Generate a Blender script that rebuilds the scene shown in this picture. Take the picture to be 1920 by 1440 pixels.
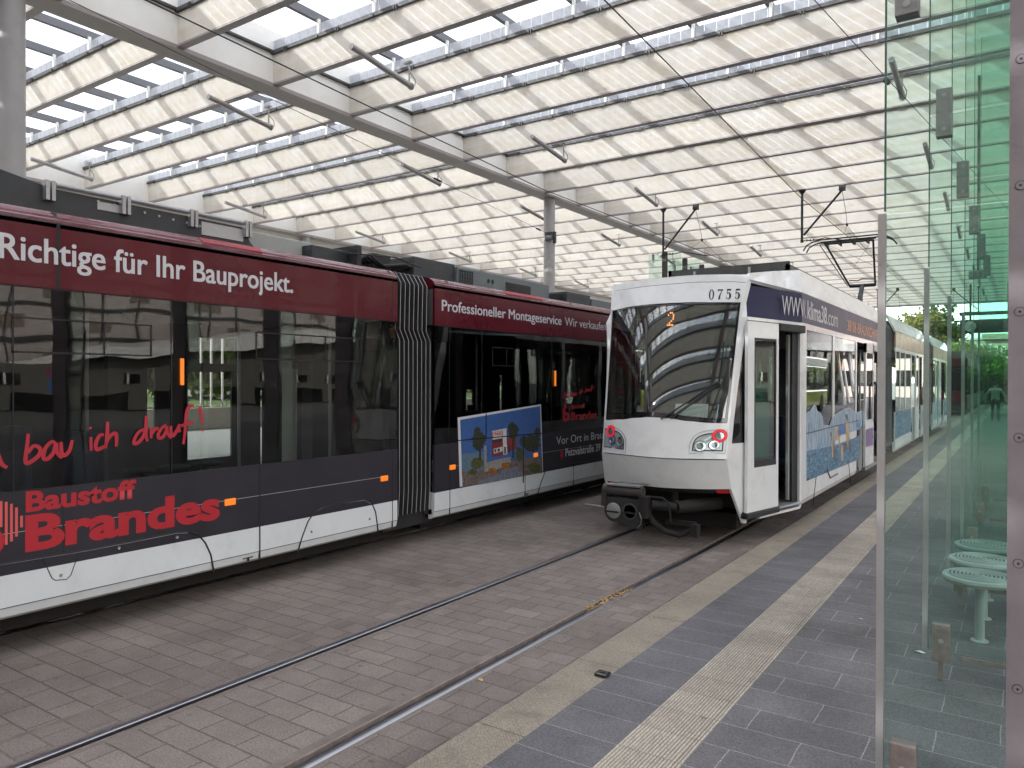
import bpy, bmesh, math, random
from mathutils import Vector, Matrix
random.seed(7)
R = math.radians
PI = math.pi
# ------------------------------------------------------------------ camera, sky, sun, exposure
for o in list(bpy.data.objects): bpy.data.objects.remove(o)
S = bpy.context.scene
COL = S.collection
F, YAW, PIT, ROLL = 1402.0, R(34.14), R(-0.335), R(0.11)
CAM = Vector((0, 0, 1.83))
cd = bpy.data.cameras.new('camera'); cam = bpy.data.objects.new('camera', cd); COL.objects.link(cam)
cd.sensor_width = 36; cd.lens = 36 * F / 1920; cd.clip_start = 0.05; cd.clip_end = 1500
cam.matrix_world = Matrix.Translation(CAM) @ Matrix.Rotation(YAW, 4, 'Z') @ Matrix.Rotation(PI / 2 + PIT, 4, 'X') @ Matrix.Rotation(ROLL, 4, 'Z')
S.camera = cam
S.render.engine = 'CYCLES'
S.view_settings.view_transform = 'Standard'; S.view_settings.look = 'None'
S.view_settings.exposure = 2.5; S.view_settings.gamma = 1
S.cycles.max_bounces = 14; S.cycles.diffuse_bounces = 5; S.cycles.glossy_bounces = 5
S.cycles.transparent_max_bounces = 40; S.cycles.transmission_bounces = 8
S.cycles.use_denoising = True
S.cycles.sample_clamp_indirect = 8
S.cycles.caustics_reflective = False; S.cycles.caustics_refractive = False
LDIR = Vector((0.40, 0.72, -0.36)).normalized()
sd = bpy.data.lights.new('sun', 'SUN'); sun = bpy.data.objects.new('sun', sd); COL.objects.link(sun)
sd.energy = 2.35; sd.angle = R(0.5); sd.color = (1.0, 0.93, 0.82)
sun.rotation_euler = LDIR.to_track_quat('-Z', 'Y').to_euler()
W = bpy.data.worlds.new('World'); S.world = W; W.use_nodes = True
nt = W.node_tree; nt.nodes.clear()
def N(t, ty, **kw):
    n = t.nodes.new(ty)
    for k, v in kw.items():
        if k in n.inputs: n.inputs[k].default_value = v
        else: setattr(n, k, v)
    return n
sky = N(nt, 'ShaderNodeTexSky'); sky.sky_type = 'NISHITA'; sky.sun_disc = False
sky.sun_elevation = math.asin(-LDIR.z); sky.sun_rotation = math.atan2(-LDIR.x, -LDIR.y)
sky.air_density = 1.0; sky.dust_density = 1.6; sky.ozone_density = 1.0
tcw = N(nt, 'ShaderNodeTexCoord'); mpw = N(nt, 'ShaderNodeMapping'); mpw.inputs['Scale'].default_value = (1, 1, 2.6)
ncw = N(nt, 'ShaderNodeTexNoise', Scale=2.2, Detail=7.0, Roughness=0.6)
rcw = N(nt, 'ShaderNodeValToRGB'); rcw.color_ramp.elements[0].position = 0.30; rcw.color_ramp.elements[1].position = 0.60
mxw = N(nt, 'ShaderNodeMixRGB'); mxw.inputs['Color2'].default_value = (6.8, 6.5, 6.3, 1)
bg = N(nt, 'ShaderNodeBackground', Strength=0.15); ow = N(nt, 'ShaderNodeOutputWorld')
L = nt.links.new
L(tcw.outputs['Generated'], mpw.inputs['Vector']); L(mpw.outputs[0], ncw.inputs['Vector']); L(ncw.outputs['Fac'], rcw.inputs['Fac'])
L(rcw.outputs[0], mxw.inputs['Fac']); L(sky.outputs[0], mxw.inputs['Color1']); L(mxw.outputs[0], bg.inputs['Color']); L(bg.outputs[0], ow.inputs['Surface'])

# ------------------------------------------------------------------ helpers
def ray(u, v):
    x = (u - 960) / F; y = (720 - v) / F
    cr, sr = math.cos(ROLL), math.sin(ROLL); x, y = cr * x - sr * y, sr * x + cr * y
    cp, sp = math.cos(PIT), math.sin(PIT); fw = cp - sp * y; up = sp + cp * y
    cy, sy = math.cos(YAW), math.sin(YAW)
    return Vector((-sy * fw + cy * x, cy * fw + sy * x, up))
def onX(u, v, X): d = ray(u, v); return CAM + d * (X / d.x)
def onY(u, v, Y): d = ray(u, v); return CAM + d * (Y / d.y)
def onZ(u, v, z): d = ray(u, v); return CAM + d * ((z - 1.83) / d.z)

class MB:
    def __init__(s): s.v = []; s.f = []; s.m = []
    def add(s, vs, fs, mi=0):
        b = len(s.v); s.v += [tuple(v) for v in vs]; s.f += [tuple(b + i for i in f) for f in fs]; s.m += [mi] * len(fs); return s
    def box(s, x0, x1, y0, y1, z0, z1, mi=0):
        if x0 > x1: x0, x1 = x1, x0
        if y0 > y1: y0, y1 = y1, y0
        if z0 > z1: z0, z1 = z1, z0
        return s.add([(x0,y0,z0),(x1,y0,z0),(x1,y1,z0),(x0,y1,z0),(x0,y0,z1),(x1,y0,z1),(x1,y1,z1),(x0,y1,z1)],
              [(0,3,2,1),(4,5,6,7),(0,1,5,4),(1,2,6,5),(2,3,7,6),(3,0,4,7)], mi)
    def hexa(s, a, b, mi=0):   # a, b: lists of 4 points (bottom ring, top ring)
        return s.add(list(a) + list(b), [(3,2,1,0),(4,5,6,7),(0,1,5,4),(1,2,6,5),(2,3,7,6),(3,0,4,7)], mi)
    def prism(s, poly, fn, a, b, mi=0):   # poly 2d points, fn(p,q,t)->3d, between t=a,b
        n = len(poly)
        vs = [fn(p[0], p[1], a) for p in poly] + [fn(p[0], p[1], b) for p in poly]
        fs = [tuple(range(n))[::-1], tuple(range(n, 2*n))] + [(i, (i+1) % n, n + (i+1) % n, n + i) for i in range(n)]
        return s.add(vs, fs, mi)
    def tube(s, pts, r, n=8, mi=0, caps=True):
        pts = [Vector(p) for p in pts]; rs = r if isinstance(r, (list, tuple)) else [r] * len(pts)
        rings = []; up = Vector((0, 0, 1)); prev = None
        for i, p in enumerate(pts):
            d = (pts[min(i+1, len(pts)-1)] - pts[max(i-1, 0)])
            d = d.normalized() if d.length > 1e-9 else Vector((0, 1, 0))
            if prev is None:
                a = d.cross(up)
                if a.length < 1e-3: a = d.cross(Vector((1, 0, 0)))
            else: a = prev - d * prev.dot(d)
            a.normalize(); prev = a; b = d.cross(a)
            rings.append([p + (a * math.cos(2*PI*k/n) + b * math.sin(2*PI*k/n)) * rs[i] for k in range(n)])
        vs = [v for rg in rings for v in rg]; fs = []
        for i in range(len(pts)-1):
            for k in range(n):
                fs.append((i*n+k, i*n+(k+1) % n, (i+1)*n+(k+1) % n, (i+1)*n+k))
        if caps: fs += [tuple(range(n))[::-1], tuple(range((len(pts)-1)*n, len(pts)*n))]
        return s.add(vs, fs, mi)
    def lathe(s, prof, c, ax='Z', n=24, mi=0):   # prof [(r,h)]
        c = Vector(c); vs = []; fs = []
        for r, h in prof:
            for k in range(n):
                a = 2*PI*k/n; p, q = r*math.cos(a), r*math.sin(a)
                vs.append(c + (Vector((p, q, h)) if ax == 'Z' else Vector((h, p, q)) if ax == 'X' else Vector((q, h, p))))
        m = len(prof)
        for i in range(m-1):
            for k in range(n): fs.append((i*n+k, i*n+(k+1) % n, (i+1)*n+(k+1) % n, (i+1)*n+k))
        fs += [tuple(range(n))[::-1], tuple(range((m-1)*n, m*n))]
        return s.add(vs, fs, mi)
    def ico(s, c, r, sub=1, jit=0, mi=0, sc=(1, 1, 1)):
        bm = bmesh.new(); bmesh.ops.create_icosphere(bm, subdivisions=sub, radius=1)
        vs = [Vector(c) + Vector((v.co.x*sc[0], v.co.y*sc[1], v.co.z*sc[2])) * r * (1 + random.uniform(-jit, jit)) for v in bm.verts]
        s.add(vs, [[v.index for v in f.verts] for f in bm.faces], mi); bm.free(); return s
    def build(s, name, mats, parent=None, smooth=False, bevel=0, seg=2, fix=True):
        me = bpy.data.meshes.new(name)
        off = parent_world(parent)
        me.from_pydata([(v[0]-off.x, v[1]-off.y, v[2]-off.z) for v in s.v], [], s.f)
        mats = mats if isinstance(mats, (list, tuple)) else [mats]
        for m in mats: me.materials.append(m)
        if len(mats) > 1: me.polygons.foreach_set('material_index', s.m)
        me.update()
        if fix:
            bm = bmesh.new(); bm.from_mesh(me); bmesh.ops.recalc_face_normals(bm, faces=bm.faces); bm.to_mesh(me); bm.free()
        o = bpy.data.objects.new(name, me); COL.objects.link(o)
        if parent: o.parent = parent
        if smooth:
            for p in me.polygons: p.use_smooth = True
            try: me.set_sharp_from_angle(angle=R(35))
            except Exception: pass
        if bevel:
            b = o.modifiers.new('bevel', 'BEVEL'); b.width = bevel; b.segments = seg; b.limit_method = 'ANGLE'; b.angle_limit = R(40)
        return o
def parent_world(p):
    v = Vector((0, 0, 0))
    while p: v += p.location; p = p.parent
    return v
def thing(name, label, cat, loc=(0, 0, 0), group=None):
    o = bpy.data.objects.new(name, None); COL.objects.link(o); o.location = loc; o.empty_display_size = .1
    o['label'] = label; o['category'] = cat
    if group: o['group'] = group
    return o
def tag(o, label=None, cat=None, group=None, kind=None):
    for k, v in (('label', label), ('category', cat), ('group', group), ('kind', kind)):
        if v: o[k] = v
    return o
def dup(root, loc, label=None, rz=None):
    r = root.copy(); COL.objects.link(r); r.location = loc
    if rz is not None: r.rotation_euler = (0, 0, rz)
    if label: r['label'] = label
    for ch in list(root.children):
        c = ch.copy(); COL.objects.link(c); c.parent = r
        for g in ch.children:
            d = g.copy(); COL.objects.link(d); d.parent = c
    return r
def islands(me):
    p = list(range(len(me.vertices)))
    def f(a):
        while p[a] != a: p[a] = p[p[a]]; a = p[a]
        return a
    for e in me.edges:
        a, b2 = f(e.vertices[0]), f(e.vertices[1])
        if a != b2: p[a] = b2
    r = {}; return [r.setdefault(f(i), len(r)) for i in range(len(p))]
def text(name, st, mat, parent, X, y0, y1, z, cap, bold=0.0, face=1, depth=0.002, slant=0, multi=0, fn=None):
    """letters on a plane facing +X (face=1: reads towards +Y) or -X; z = baseline, cap = capital height"""
    cu = bpy.data.curves.new(name, 'FONT'); cu.body = st; cu.size = 1; cu.offset = bold; cu.resolution_u = 4; cu.extrude = 0; cu.shear = slant
    ob = bpy.data.objects.new(name, cu); COL.objects.link(ob)
    bpy.context.view_layer.update()
    me = bpy.data.meshes.new_from_object(ob.evaluated_get(bpy.context.evaluated_depsgraph_get()))
    bpy.data.objects.remove(ob)
    isl = islands(me)
    xs = [v.co.x for v in me.vertices]; x0, x1 = min(xs), max(xs)
    k = cap / 0.70; sx = (y1 - y0) / (x1 - x0)
    off = parent_world(parent)
    if multi:
        bm = bmesh.new()
        for i_, (a_, b_) in enumerate(((0,0),(multi,0),(0,multi*.6),(multi,multi*.6))):
            t_ = me.copy()
            for v in t_.vertices: v.co.x += a_; v.co.y += b_
            bm.from_mesh(t_)
        bm.to_mesh(me); bm.free(); isl = islands(me)
    for v in me.vertices:
        p, q = (v.co.x - x0) * sx, v.co.y * k
        if fn: w = fn(p, q)
        elif face == 1: w = Vector((X + depth, y0 + p, z + q))
        else: w = Vector((X - depth, y1 - p, z + q))
        w.x += (isl[v.index] % 97)*.000018*(1 if face == 1 else -1)
        v.co = w - off
    me.materials.clear(); me.materials.append(mat); me.name = name
    o = bpy.data.objects.new(name, me); COL.objects.link(o); o.parent = parent
    return o

# ------------------------------------------------------------------ materials
def newmat(name):
    m = bpy.data.materials.new(name); m.use_nodes = True; t = m.node_tree; t.nodes.clear()
    return m, t, N(t, 'ShaderNodeOutputMaterial')
def pbr(name, col, rough=.5, metal=0, var=.12, scale=3.0, bump=0.0, bscale=60.0, coat=0, dirt=0.0, dcol=(.12,.10,.08), emit=None, spec=.5, fine=0.0):
    m, t, out = newmat(name); l = t.links.new
    b = N(t, 'ShaderNodeBsdfPrincipled'); b.inputs['Roughness'].default_value = rough; b.inputs['Metallic'].default_value = metal
    b.inputs['Specular IOR Level'].default_value = spec
    tc = N(t, 'ShaderNodeTexCoord')
    n1 = N(t, 'ShaderNodeTexNoise', Scale=scale, Detail=5.0, Roughness=.6); l(tc.outputs['Object'], n1.inputs['Vector'])
    mr = N(t, 'ShaderNodeMapRange'); mr.inputs['From Min'].default_value = .3; mr.inputs['From Max'].default_value = .7
    mr.inputs['To Min'].default_value = 1 - var; mr.inputs['To Max'].default_value = 1 + var; l(n1.outputs['Fac'], mr.inputs['Value'])
    mul = N(t, 'ShaderNodeMixRGB', blend_type='MULTIPLY'); mul.inputs['Fac'].default_value = 1; mul.inputs['Color1'].default_value = (*col, 1)
    l(mr.outputs[0], mul.inputs['Color2']); c = mul.outputs[0]
    if fine:
        n3 = N(t, 'ShaderNodeTexNoise', Scale=min(bscale*1.2, 120), Detail=4.0, Roughness=.75); l(tc.outputs['Object'], n3.inputs['Vector'])
        m3 = N(t, 'ShaderNodeMapRange'); m3.inputs['From Min'].default_value = .3; m3.inputs['From Max'].default_value = .7
        m3.inputs['To Min'].default_value = 1-fine; m3.inputs['To Max'].default_value = 1+fine; l(n3.outputs['Fac'], m3.inputs['Value'])
        mu3 = N(t, 'ShaderNodeMixRGB', blend_type='MULTIPLY'); mu3.inputs['Fac'].default_value = 1; l(c, mu3.inputs['Color1']); l(m3.outputs[0], mu3.inputs['Color2']); c = mu3.outputs[0]
    if dirt:
        n2 = N(t, 'ShaderNodeTexNoise', Scale=scale*2.7, Detail=8.0, Roughness=.7); l(tc.outputs['Object'], n2.inputs['Vector'])
        rp = N(t, 'ShaderNodeMapRange'); rp.inputs['From Min'].default_value = .5; rp.inputs['From Max'].default_value = .75; rp.inputs['To Max'].default_value = dirt
        l(n2.outputs['Fac'], rp.inputs['Value'])
        md = N(t, 'ShaderNodeMixRGB'); md.inputs['Color2'].default_value = (*dcol, 1); l(rp.outputs[0], md.inputs['Fac']); l(c, md.inputs['Color1']); c = md.outputs[0]
    l(c, b.inputs['Base Color'])
    if rough > .08:
        mr2 = N(t, 'ShaderNodeMapRange'); mr2.inputs['To Min'].default_value = rough*.75; mr2.inputs['To Max'].default_value = min(1, rough*1.3); l(n1.outputs['Fac'], mr2.inputs['Value']); l(mr2.outputs[0], b.inputs['Roughness'])
    if bump:
        nb = N(t, 'ShaderNodeTexNoise', Scale=bscale, Detail=3.0); l(tc.outputs['Object'], nb.inputs['Vector'])
        bp = N(t, 'ShaderNodeBump', Strength=bump, Distance=.01); l(nb.outputs['Fac'], bp.inputs['Height']); l(bp.outputs[0], b.inputs['Normal'])
    if coat: b.inputs['Coat Weight'].default_value = coat; b.inputs['Coat Roughness'].default_value = .03
    if emit: b.inputs['Emission Color'].default_value = (*emit[:3], 1); b.inputs['Emission Strength'].default_value = emit[3]
    l(b.outputs[0], out.inputs['Surface']); return m
def glassmat(name, tint, f0=.05, wave=0.0, wscale=1.2, rough=0.0, dirt=0.0, gtint=(1,1,1)):
    m, t, out = newmat(name); l = t.links.new
    lw = N(t, 'ShaderNodeLayerWeight'); lw.inputs['Blend'].default_value = .5
    pw = N(t, 'ShaderNodeMath', operation='POWER'); pw.inputs[1].default_value = 4.0; l(lw.outputs['Facing'], pw.inputs[0])
    ma = N(t, 'ShaderNodeMath', operation='MULTIPLY_ADD'); ma.inputs[1].default_value = 1-f0; ma.inputs[2].default_value = f0; l(pw.outputs[0], ma.inputs[0])
    tr = N(t, 'ShaderNodeBsdfTransparent'); tr.inputs['Color'].default_value = (*tint, 1)
    gl = N(t, 'ShaderNodeBsdfGlossy'); gl.inputs['Roughness'].default_value = rough; gl.inputs['Color'].default_value = (*gtint, 1)
    mx = N(t, 'ShaderNodeMixShader'); l(ma.outputs[0], mx.inputs['Fac']); l(tr.outputs[0], mx.inputs[1]); l(gl.outputs[0], mx.inputs[2])
    tc = N(t, 'ShaderNodeTexCoord')
    if wave:
        nb = N(t, 'ShaderNodeTexNoise', Scale=wscale, Detail=1.5); l(tc.outputs['Object'], nb.inputs['Vector'])
        bp = N(t, 'ShaderNodeBump', Strength=wave, Distance=.05); l(nb.outputs['Fac'], bp.inputs['Height'])
        l(bp.outputs[0], gl.inputs['Normal'])
    last = mx
    if dirt:
        nd = N(t, 'ShaderNodeTexNoise', Scale=4.0, Detail=9.0, Roughness=.75); l(tc.outputs['Object'], nd.inputs['Vector'])
        rp = N(t, 'ShaderNodeMapRange'); rp.inputs['From Min'].default_value = .35; rp.inputs['From Max'].default_value = .8; rp.inputs['To Max'].default_value = dirt; l(nd.outputs['Fac'], rp.inputs['Value'])
        df = N(t, 'ShaderNodeBsdfDiffuse'); df.inputs['Color'].default_value = (.5,.52,.5,1)
        m2 = N(t, 'ShaderNodeMixShader'); l(rp.outputs[0], m2.inputs['Fac']); l(mx.outputs[0], m2.inputs[1]); l(df.outputs[0], m2.inputs[2]); last = m2
    l(last.outputs[0], out.inputs['Surface']); return m
def brickmat(name, c1, c2, mortar, bw, rh, ms=.006, rough=.85, bump=.5, off=(0,0), stain=.5, scol=(.05,.045,.04), offset=.5, sand=0.0):
    m, t, out = newmat(name); l = t.links.new
    b = N(t, 'ShaderNodeBsdfPrincipled'); b.inputs['Specular IOR Level'].default_value = .35
    tc = N(t, 'ShaderNodeTexCoord'); mp = N(t, 'ShaderNodeMapping'); mp.inputs['Location'].default_value = (off[0], off[1], 0); l(tc.outputs['Object'], mp.inputs['Vector'])
    # slight unevenness of the joints
    nd = N(t, 'ShaderNodeTexNoise', Scale=7.0, Detail=3.0); l(tc.outputs['Object'], nd.inputs['Vector'])
    sb = N(t, 'ShaderNodeVectorMath', operation='MULTIPLY_ADD'); sb.inputs[1].default_value = (.012,.012,0); l(nd.outputs['Color'], sb.inputs[0]); l(mp.outputs[0], sb.inputs[2])
    br = N(t, 'ShaderNodeTexBrick', Scale=1.0); br.inputs['Brick Width'].default_value = bw; br.inputs['Row Height'].default_value = rh
    br.inputs['Mortar Size'].default_value = ms; br.inputs['Mortar Smooth'].default_value = .4; br.offset = offset
    br.inputs['Color1'].default_value = (*c1, 1); br.inputs['Color2'].default_value = (*c2, 1); br.inputs['Mortar'].default_value = (*mortar, 1)
    l(sb.outputs[0], br.inputs['Vector']); c = br.outputs['Color']
    ns = N(t, 'ShaderNodeTexNoise', Scale=.8, Detail=10.0, Roughness=.72); l(tc.outputs['Object'], ns.inputs['Vector'])
    r1 = N(t, 'ShaderNodeMapRange'); r1.inputs['From Min'].default_value = .3; r1.inputs['From Max'].default_value = .7; r1.inputs['To Min'].default_value = .62; r1.inputs['To Max'].default_value = 1.32; l(ns.outputs['Fac'], r1.inputs['Value'])
    m1 = N(t, 'ShaderNodeMixRGB', blend_type='MULTIPLY'); m1.inputs['Fac'].default_value = 1; l(c, m1.inputs['Color1']); l(r1.outputs[0], m1.inputs['Color2'])
    ng = N(t, 'ShaderNodeTexNoise', Scale=85.0, Detail=4.0, Roughness=.75); l(tc.outputs['Object'], ng.inputs['Vector'])
    r2 = N(t, 'ShaderNodeMapRange'); r2.inputs['From Min'].default_value = .3; r2.inputs['From Max'].default_value = .7; r2.inputs['To Min'].default_value = .60; r2.inputs['To Max'].default_value = 1.42; l(ng.outputs['Fac'], r2.inputs['Value'])
    m2 = N(t, 'ShaderNodeMixRGB', blend_type='MULTIPLY'); m2.inputs['Fac'].default_value = 1; l(m1.outputs[0], m2.inputs['Color1']); l(r2.outputs[0], m2.inputs['Color2'])
    # dark gum spots
    vo = N(t, 'ShaderNodeTexVoronoi', Scale=4.2); l(tc.outputs['Object'], vo.inputs['Vector'])
    r3 = N(t, 'ShaderNodeMapRange'); r3.inputs['From Min'].default_value = .055; r3.inputs['From Max'].default_value = .085; r3.inputs['To Min'].default_value = stain; r3.inputs['To Max'].default_value = 0; l(vo.outputs['Distance'], r3.inputs['Value'])
    m3 = N(t, 'ShaderNodeMixRGB'); m3.inputs['Color2'].default_value = (*scol, 1); l(r3.outputs[0], m3.inputs['Fac']); l(m2.outputs[0], m3.inputs['Color1'])
    c = m3.outputs[0]
    if sand:
        n5 = N(t, 'ShaderNodeTexNoise', Scale=1.3, Detail=9.0, Roughness=.7); l(tc.outputs['Object'], n5.inputs['Vector'])
        r5 = N(t, 'ShaderNodeMapRange'); r5.inputs['From Min'].default_value = .55; r5.inputs['From Max'].default_value = .72; r5.inputs['To Max'].default_value = sand; l(n5.outputs['Fac'], r5.inputs['Value'])
        m5 = N(t, 'ShaderNodeMixRGB'); m5.inputs['Color2'].default_value = (.30,.25,.19,1); l(r5.outputs[0], m5.inputs['Fac']); l(c, m5.inputs['Color1']); c = m5.outputs[0]
    l(c, b.inputs['Base Color']); b.inputs['Roughness'].default_value = rough
    hm = N(t, 'ShaderNodeMath', operation='MULTIPLY_ADD'); hm.inputs[1].default_value = -1.0; hm.inputs[2].default_value = 1.0; l(br.outputs['Fac'], hm.inputs[0])
    ha = N(t, 'ShaderNodeMath', operation='MULTIPLY_ADD'); ha.inputs[1].default_value = .35; l(ng.outputs['Fac'], ha.inputs[0]); l(hm.outputs[0], ha.inputs[2])
    bp = N(t, 'ShaderNodeBump', Strength=bump, Distance=.006); l(ha.outputs[0], bp.inputs['Height']); l(bp.outputs[0], b.inputs['Normal'])
    l(b.outputs[0], out.inputs['Surface']); return m

M = {}
M['street'] = brickmat('street_brick', (.178,.152,.136), (.218,.187,.168), (.105,.088,.076), .30, .168, .0060, off=(.07,.05), sand=.0)
M['edge'] = brickmat('edge_brick', (.155,.13,.118), (.20,.172,.155), (.13,.108,.088), .215, .168, .007, off=(.02,.05), sand=.6)
M['plat'] = brickmat('platform_slab', (.117,.111,.114), (.134,.128,.131), (.26,.245,.235), .54, .262, .004, off=(.06,.10), stain=.35)
M['platmid'] = brickmat('platform_slab_mid', (.107,.103,.110), (.120,.115,.122), (.24,.23,.23), 40.0, .262, .0035, off=(13.3,.10), stain=.25, offset=0)
M['strip'] = brickmat('tactile', (.36,.32,.27), (.44,.395,.33), (.2,.17,.14), .345, .262, .003, off=(.27,.10), offset=0, stain=.4, bump=.2)
M['groove'] = pbr('tactile_groove', (.13,.115,.10), .9)
M['steel'] = pbr('rail_steel', (.40,.41,.45), .30, 1, .06, 2)
M['raildark'] = pbr('rail_groove', (.045,.035,.03), .8, 0, .4, 4)
M['bitumen'] = pbr('rail_sealant', (.16,.135,.12), .85, 0, .3, 6, .3)
M['asphalt'] = pbr('asphalt', (.06,.06,.06), .9, 0, .2, .4, .3)
M['grass'] = pbr('grass', (.07,.11,.03), .9, 0, .4, .8, .6, 9)
M['white'] = pbr('white_paint', (.80,.81,.80), .24, 0, .05, 1.4, coat=.4, dirt=.22, dcol=(.35,.33,.30))
M['white2'] = pbr('white_skirt', (.66,.70,.71), .24, 0, .05, 1.0, coat=.4, dirt=.25, dcol=(.30,.27,.24))
M['burg'] = pbr('burgundy_paint', (.098,.010,.017), .28, 0, .10, 1.2, coat=.10, spec=.15)
M['burg2'] = pbr('burgundy_metal', (.11,.010,.020), .25, .0, .1, 2, coat=.4)
M['anth'] = pbr('anthracite_foil', (.026,.024,.032), .45, 0, .18, 1.6, .05, 100, fine=.45, coat=.05, spec=.3)
M['black'] = pbr('black_gloss', (.012,.011,.012), .06, 0, 0, coat=.5)
M['rubber'] = pbr('black_rubber', (.018,.018,.02), .6, 0, .2, 5)
M['under'] = pbr('underframe_dirt', (.012,.010,.009), .85, 0, .4, 5, .3)
M['letter'] = pbr('white_letter', (.60,.61,.64), .4, 0, .02)
M['red'] = pbr('red_letter', (.42,.016,.028), .4, 0, .03)
M['red2'] = pbr('red_script', (.46,.022,.04), .4, 0, .03)
M['redlite'] = pbr('red_stripes', (.66,.10,.10), .45, 0, .03)
M['grey'] = pbr('grey_paint', (.40,.385,.38), .45, 0, .06, 2, dirt=.15)
M['beam'] = pbr('beam_paint', (.36,.315,.30), .5, 0, .08, 1.2, dirt=.2)
M['beamweb'] = pbr('beam_web', (.88,.86,.80), .55, 0, .06, 1.0, dirt=.15, dcol=(.5,.45,.35))
M['dgrey'] = pbr('dark_grey', (.050,.050,.050), .5, 0, .1, 2)
M['rafter'] = pbr('rafter_paint', (.15,.15,.16), .5, 0, .1, 2)
M['roofbox'] = pbr('roof_equipment', (.028,.034,.038), .5, 0, .15, 1.5, dirt=.2, dcol=(.12,.12,.11))
M['accase'] = pbr('grey_green_case', (.13,.16,.165), .5, 0, .1, 1.5, dirt=.3, dcol=(.13,.12,.11))
M['pale'] = pbr('pale_case', (.34,.36,.335), .55, 0, .12, 1.5, dirt=.4, dcol=(.2,.19,.17))
M['alu'] = pbr('aluminium', (.36,.37,.38), .35, .6, .1, 3)
M['stain'] = pbr('stainless', (.40,.385,.375), .42, .45, .1, 3, dirt=.15)
M['pillar'] = pbr('pillar_steel', (.27,.235,.245), .5, .35, .14, 5, .08, 200, dirt=.25, dcol=(.2,.16,.15))
M['clamp'] = pbr('clamp_steel', (.28,.28,.27), .5, .4, .15, 9, dirt=.3)
M['rust'] = pbr('rusty_steel', (.23,.19,.17), .65, .2, .3, 14, dirt=.5, dcol=(.14,.08,.05))
M['mint'] = pbr('mint_seat', (.40,.43,.42), .4, 0, .05)
M['tglass'] = glassmat('tram_glass', (.34,.36,.36), .075, wave=.10, wscale=.9)
M['tglassd'] = glassmat('tram_glass_dark', (.10,.105,.105), .085, wave=.10, wscale=.9)
M['wglass'] = glassmat('tram_window', (.55,.58,.57), .20, wave=.05, wscale=.6)
M['wscreen'] = glassmat('windscreen', (.80,.84,.82), .085, wave=.04, wscale=.8)
M['dglass'] = glassmat('door_glass', (.50,.66,.60), .08, wave=.05)
M['sglass'] = glassmat('shelter_glass', (.855,.935,.905), .026, wave=.02, dirt=.014)
M['sglass2'] = glassmat('shelter_glass_upper', (.885,.95,.925), .028, wave=.02, dirt=.012)
M['navy'] = pbr('navy_foil', (.022,.024,.080), .3, 0, .05, spec=.10)
M['orange'] = pbr('orange_lamp', (.6,.10,.005), .3, 0, .02, emit=(1,.28,.03,.12))
M['led'] = pbr('led_orange', (.9,.2,.02), .4, 0, 0, emit=(1,.30,.06,.8))
M['redled'] = pbr('led_red', (.6,.012,.02), .4, 0, 0, emit=(1,.02,.05,.10))
M['reflred'] = pbr('red_reflector', (.5,.01,.01), .25, 0, .05)
M['chrome'] = pbr('lamp_reflector', (.7,.72,.72), .12, 1, .02)
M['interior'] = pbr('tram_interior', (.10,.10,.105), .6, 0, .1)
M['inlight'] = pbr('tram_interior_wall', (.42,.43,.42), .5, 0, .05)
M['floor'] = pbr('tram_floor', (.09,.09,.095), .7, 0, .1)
M['seat'] = pbr('seat_fabric', (.05,.06,.12), .8, 0, .3, 20)
M['paper'] = pbr('paper', (.7,.72,.7), .8, 0, .03)
M['yellow'] = pbr('yellow_paint', (.65,.45,.03), .4, 0, .03)
M['bark'] = pbr('bark', (.10,.075,.055), .9, 0, .3, 5, .5, 20)
M['black_line'] = pbr('seam_black', (.008,.008,.009), .6, 0, 0)
M['cloth1'] = pbr('dark_cloth', (.05,.05,.06), .85, 0, .15, 12)
M['cloth2'] = pbr('grey_cloth', (.28,.27,.25), .85, 0, .15, 12)
M['skin'] = pbr('skin', (.48,.30,.22), .55, 0, .05)
M['hair'] = pbr('hair', (.04,.03,.025), .7, 0, .2, 30)
M['wire'] = pbr('wire', (.02,.02,.02), .5, .3, 0)
M['chips'] = pbr('wood_chips', (.42,.27,.13), .8, 0, .4, 50)
M['greenlit'] = pbr('greenlit_panel', (.22,.42,.36), .3, 0, .05)  # green light put into the panel colour
M['coup'] = pbr('coupler_steel', (.05,.045,.042), .5, .3, .3, 8)
M['purple'] = pbr('print_purple', (.20,.12,.26), .3)
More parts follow.
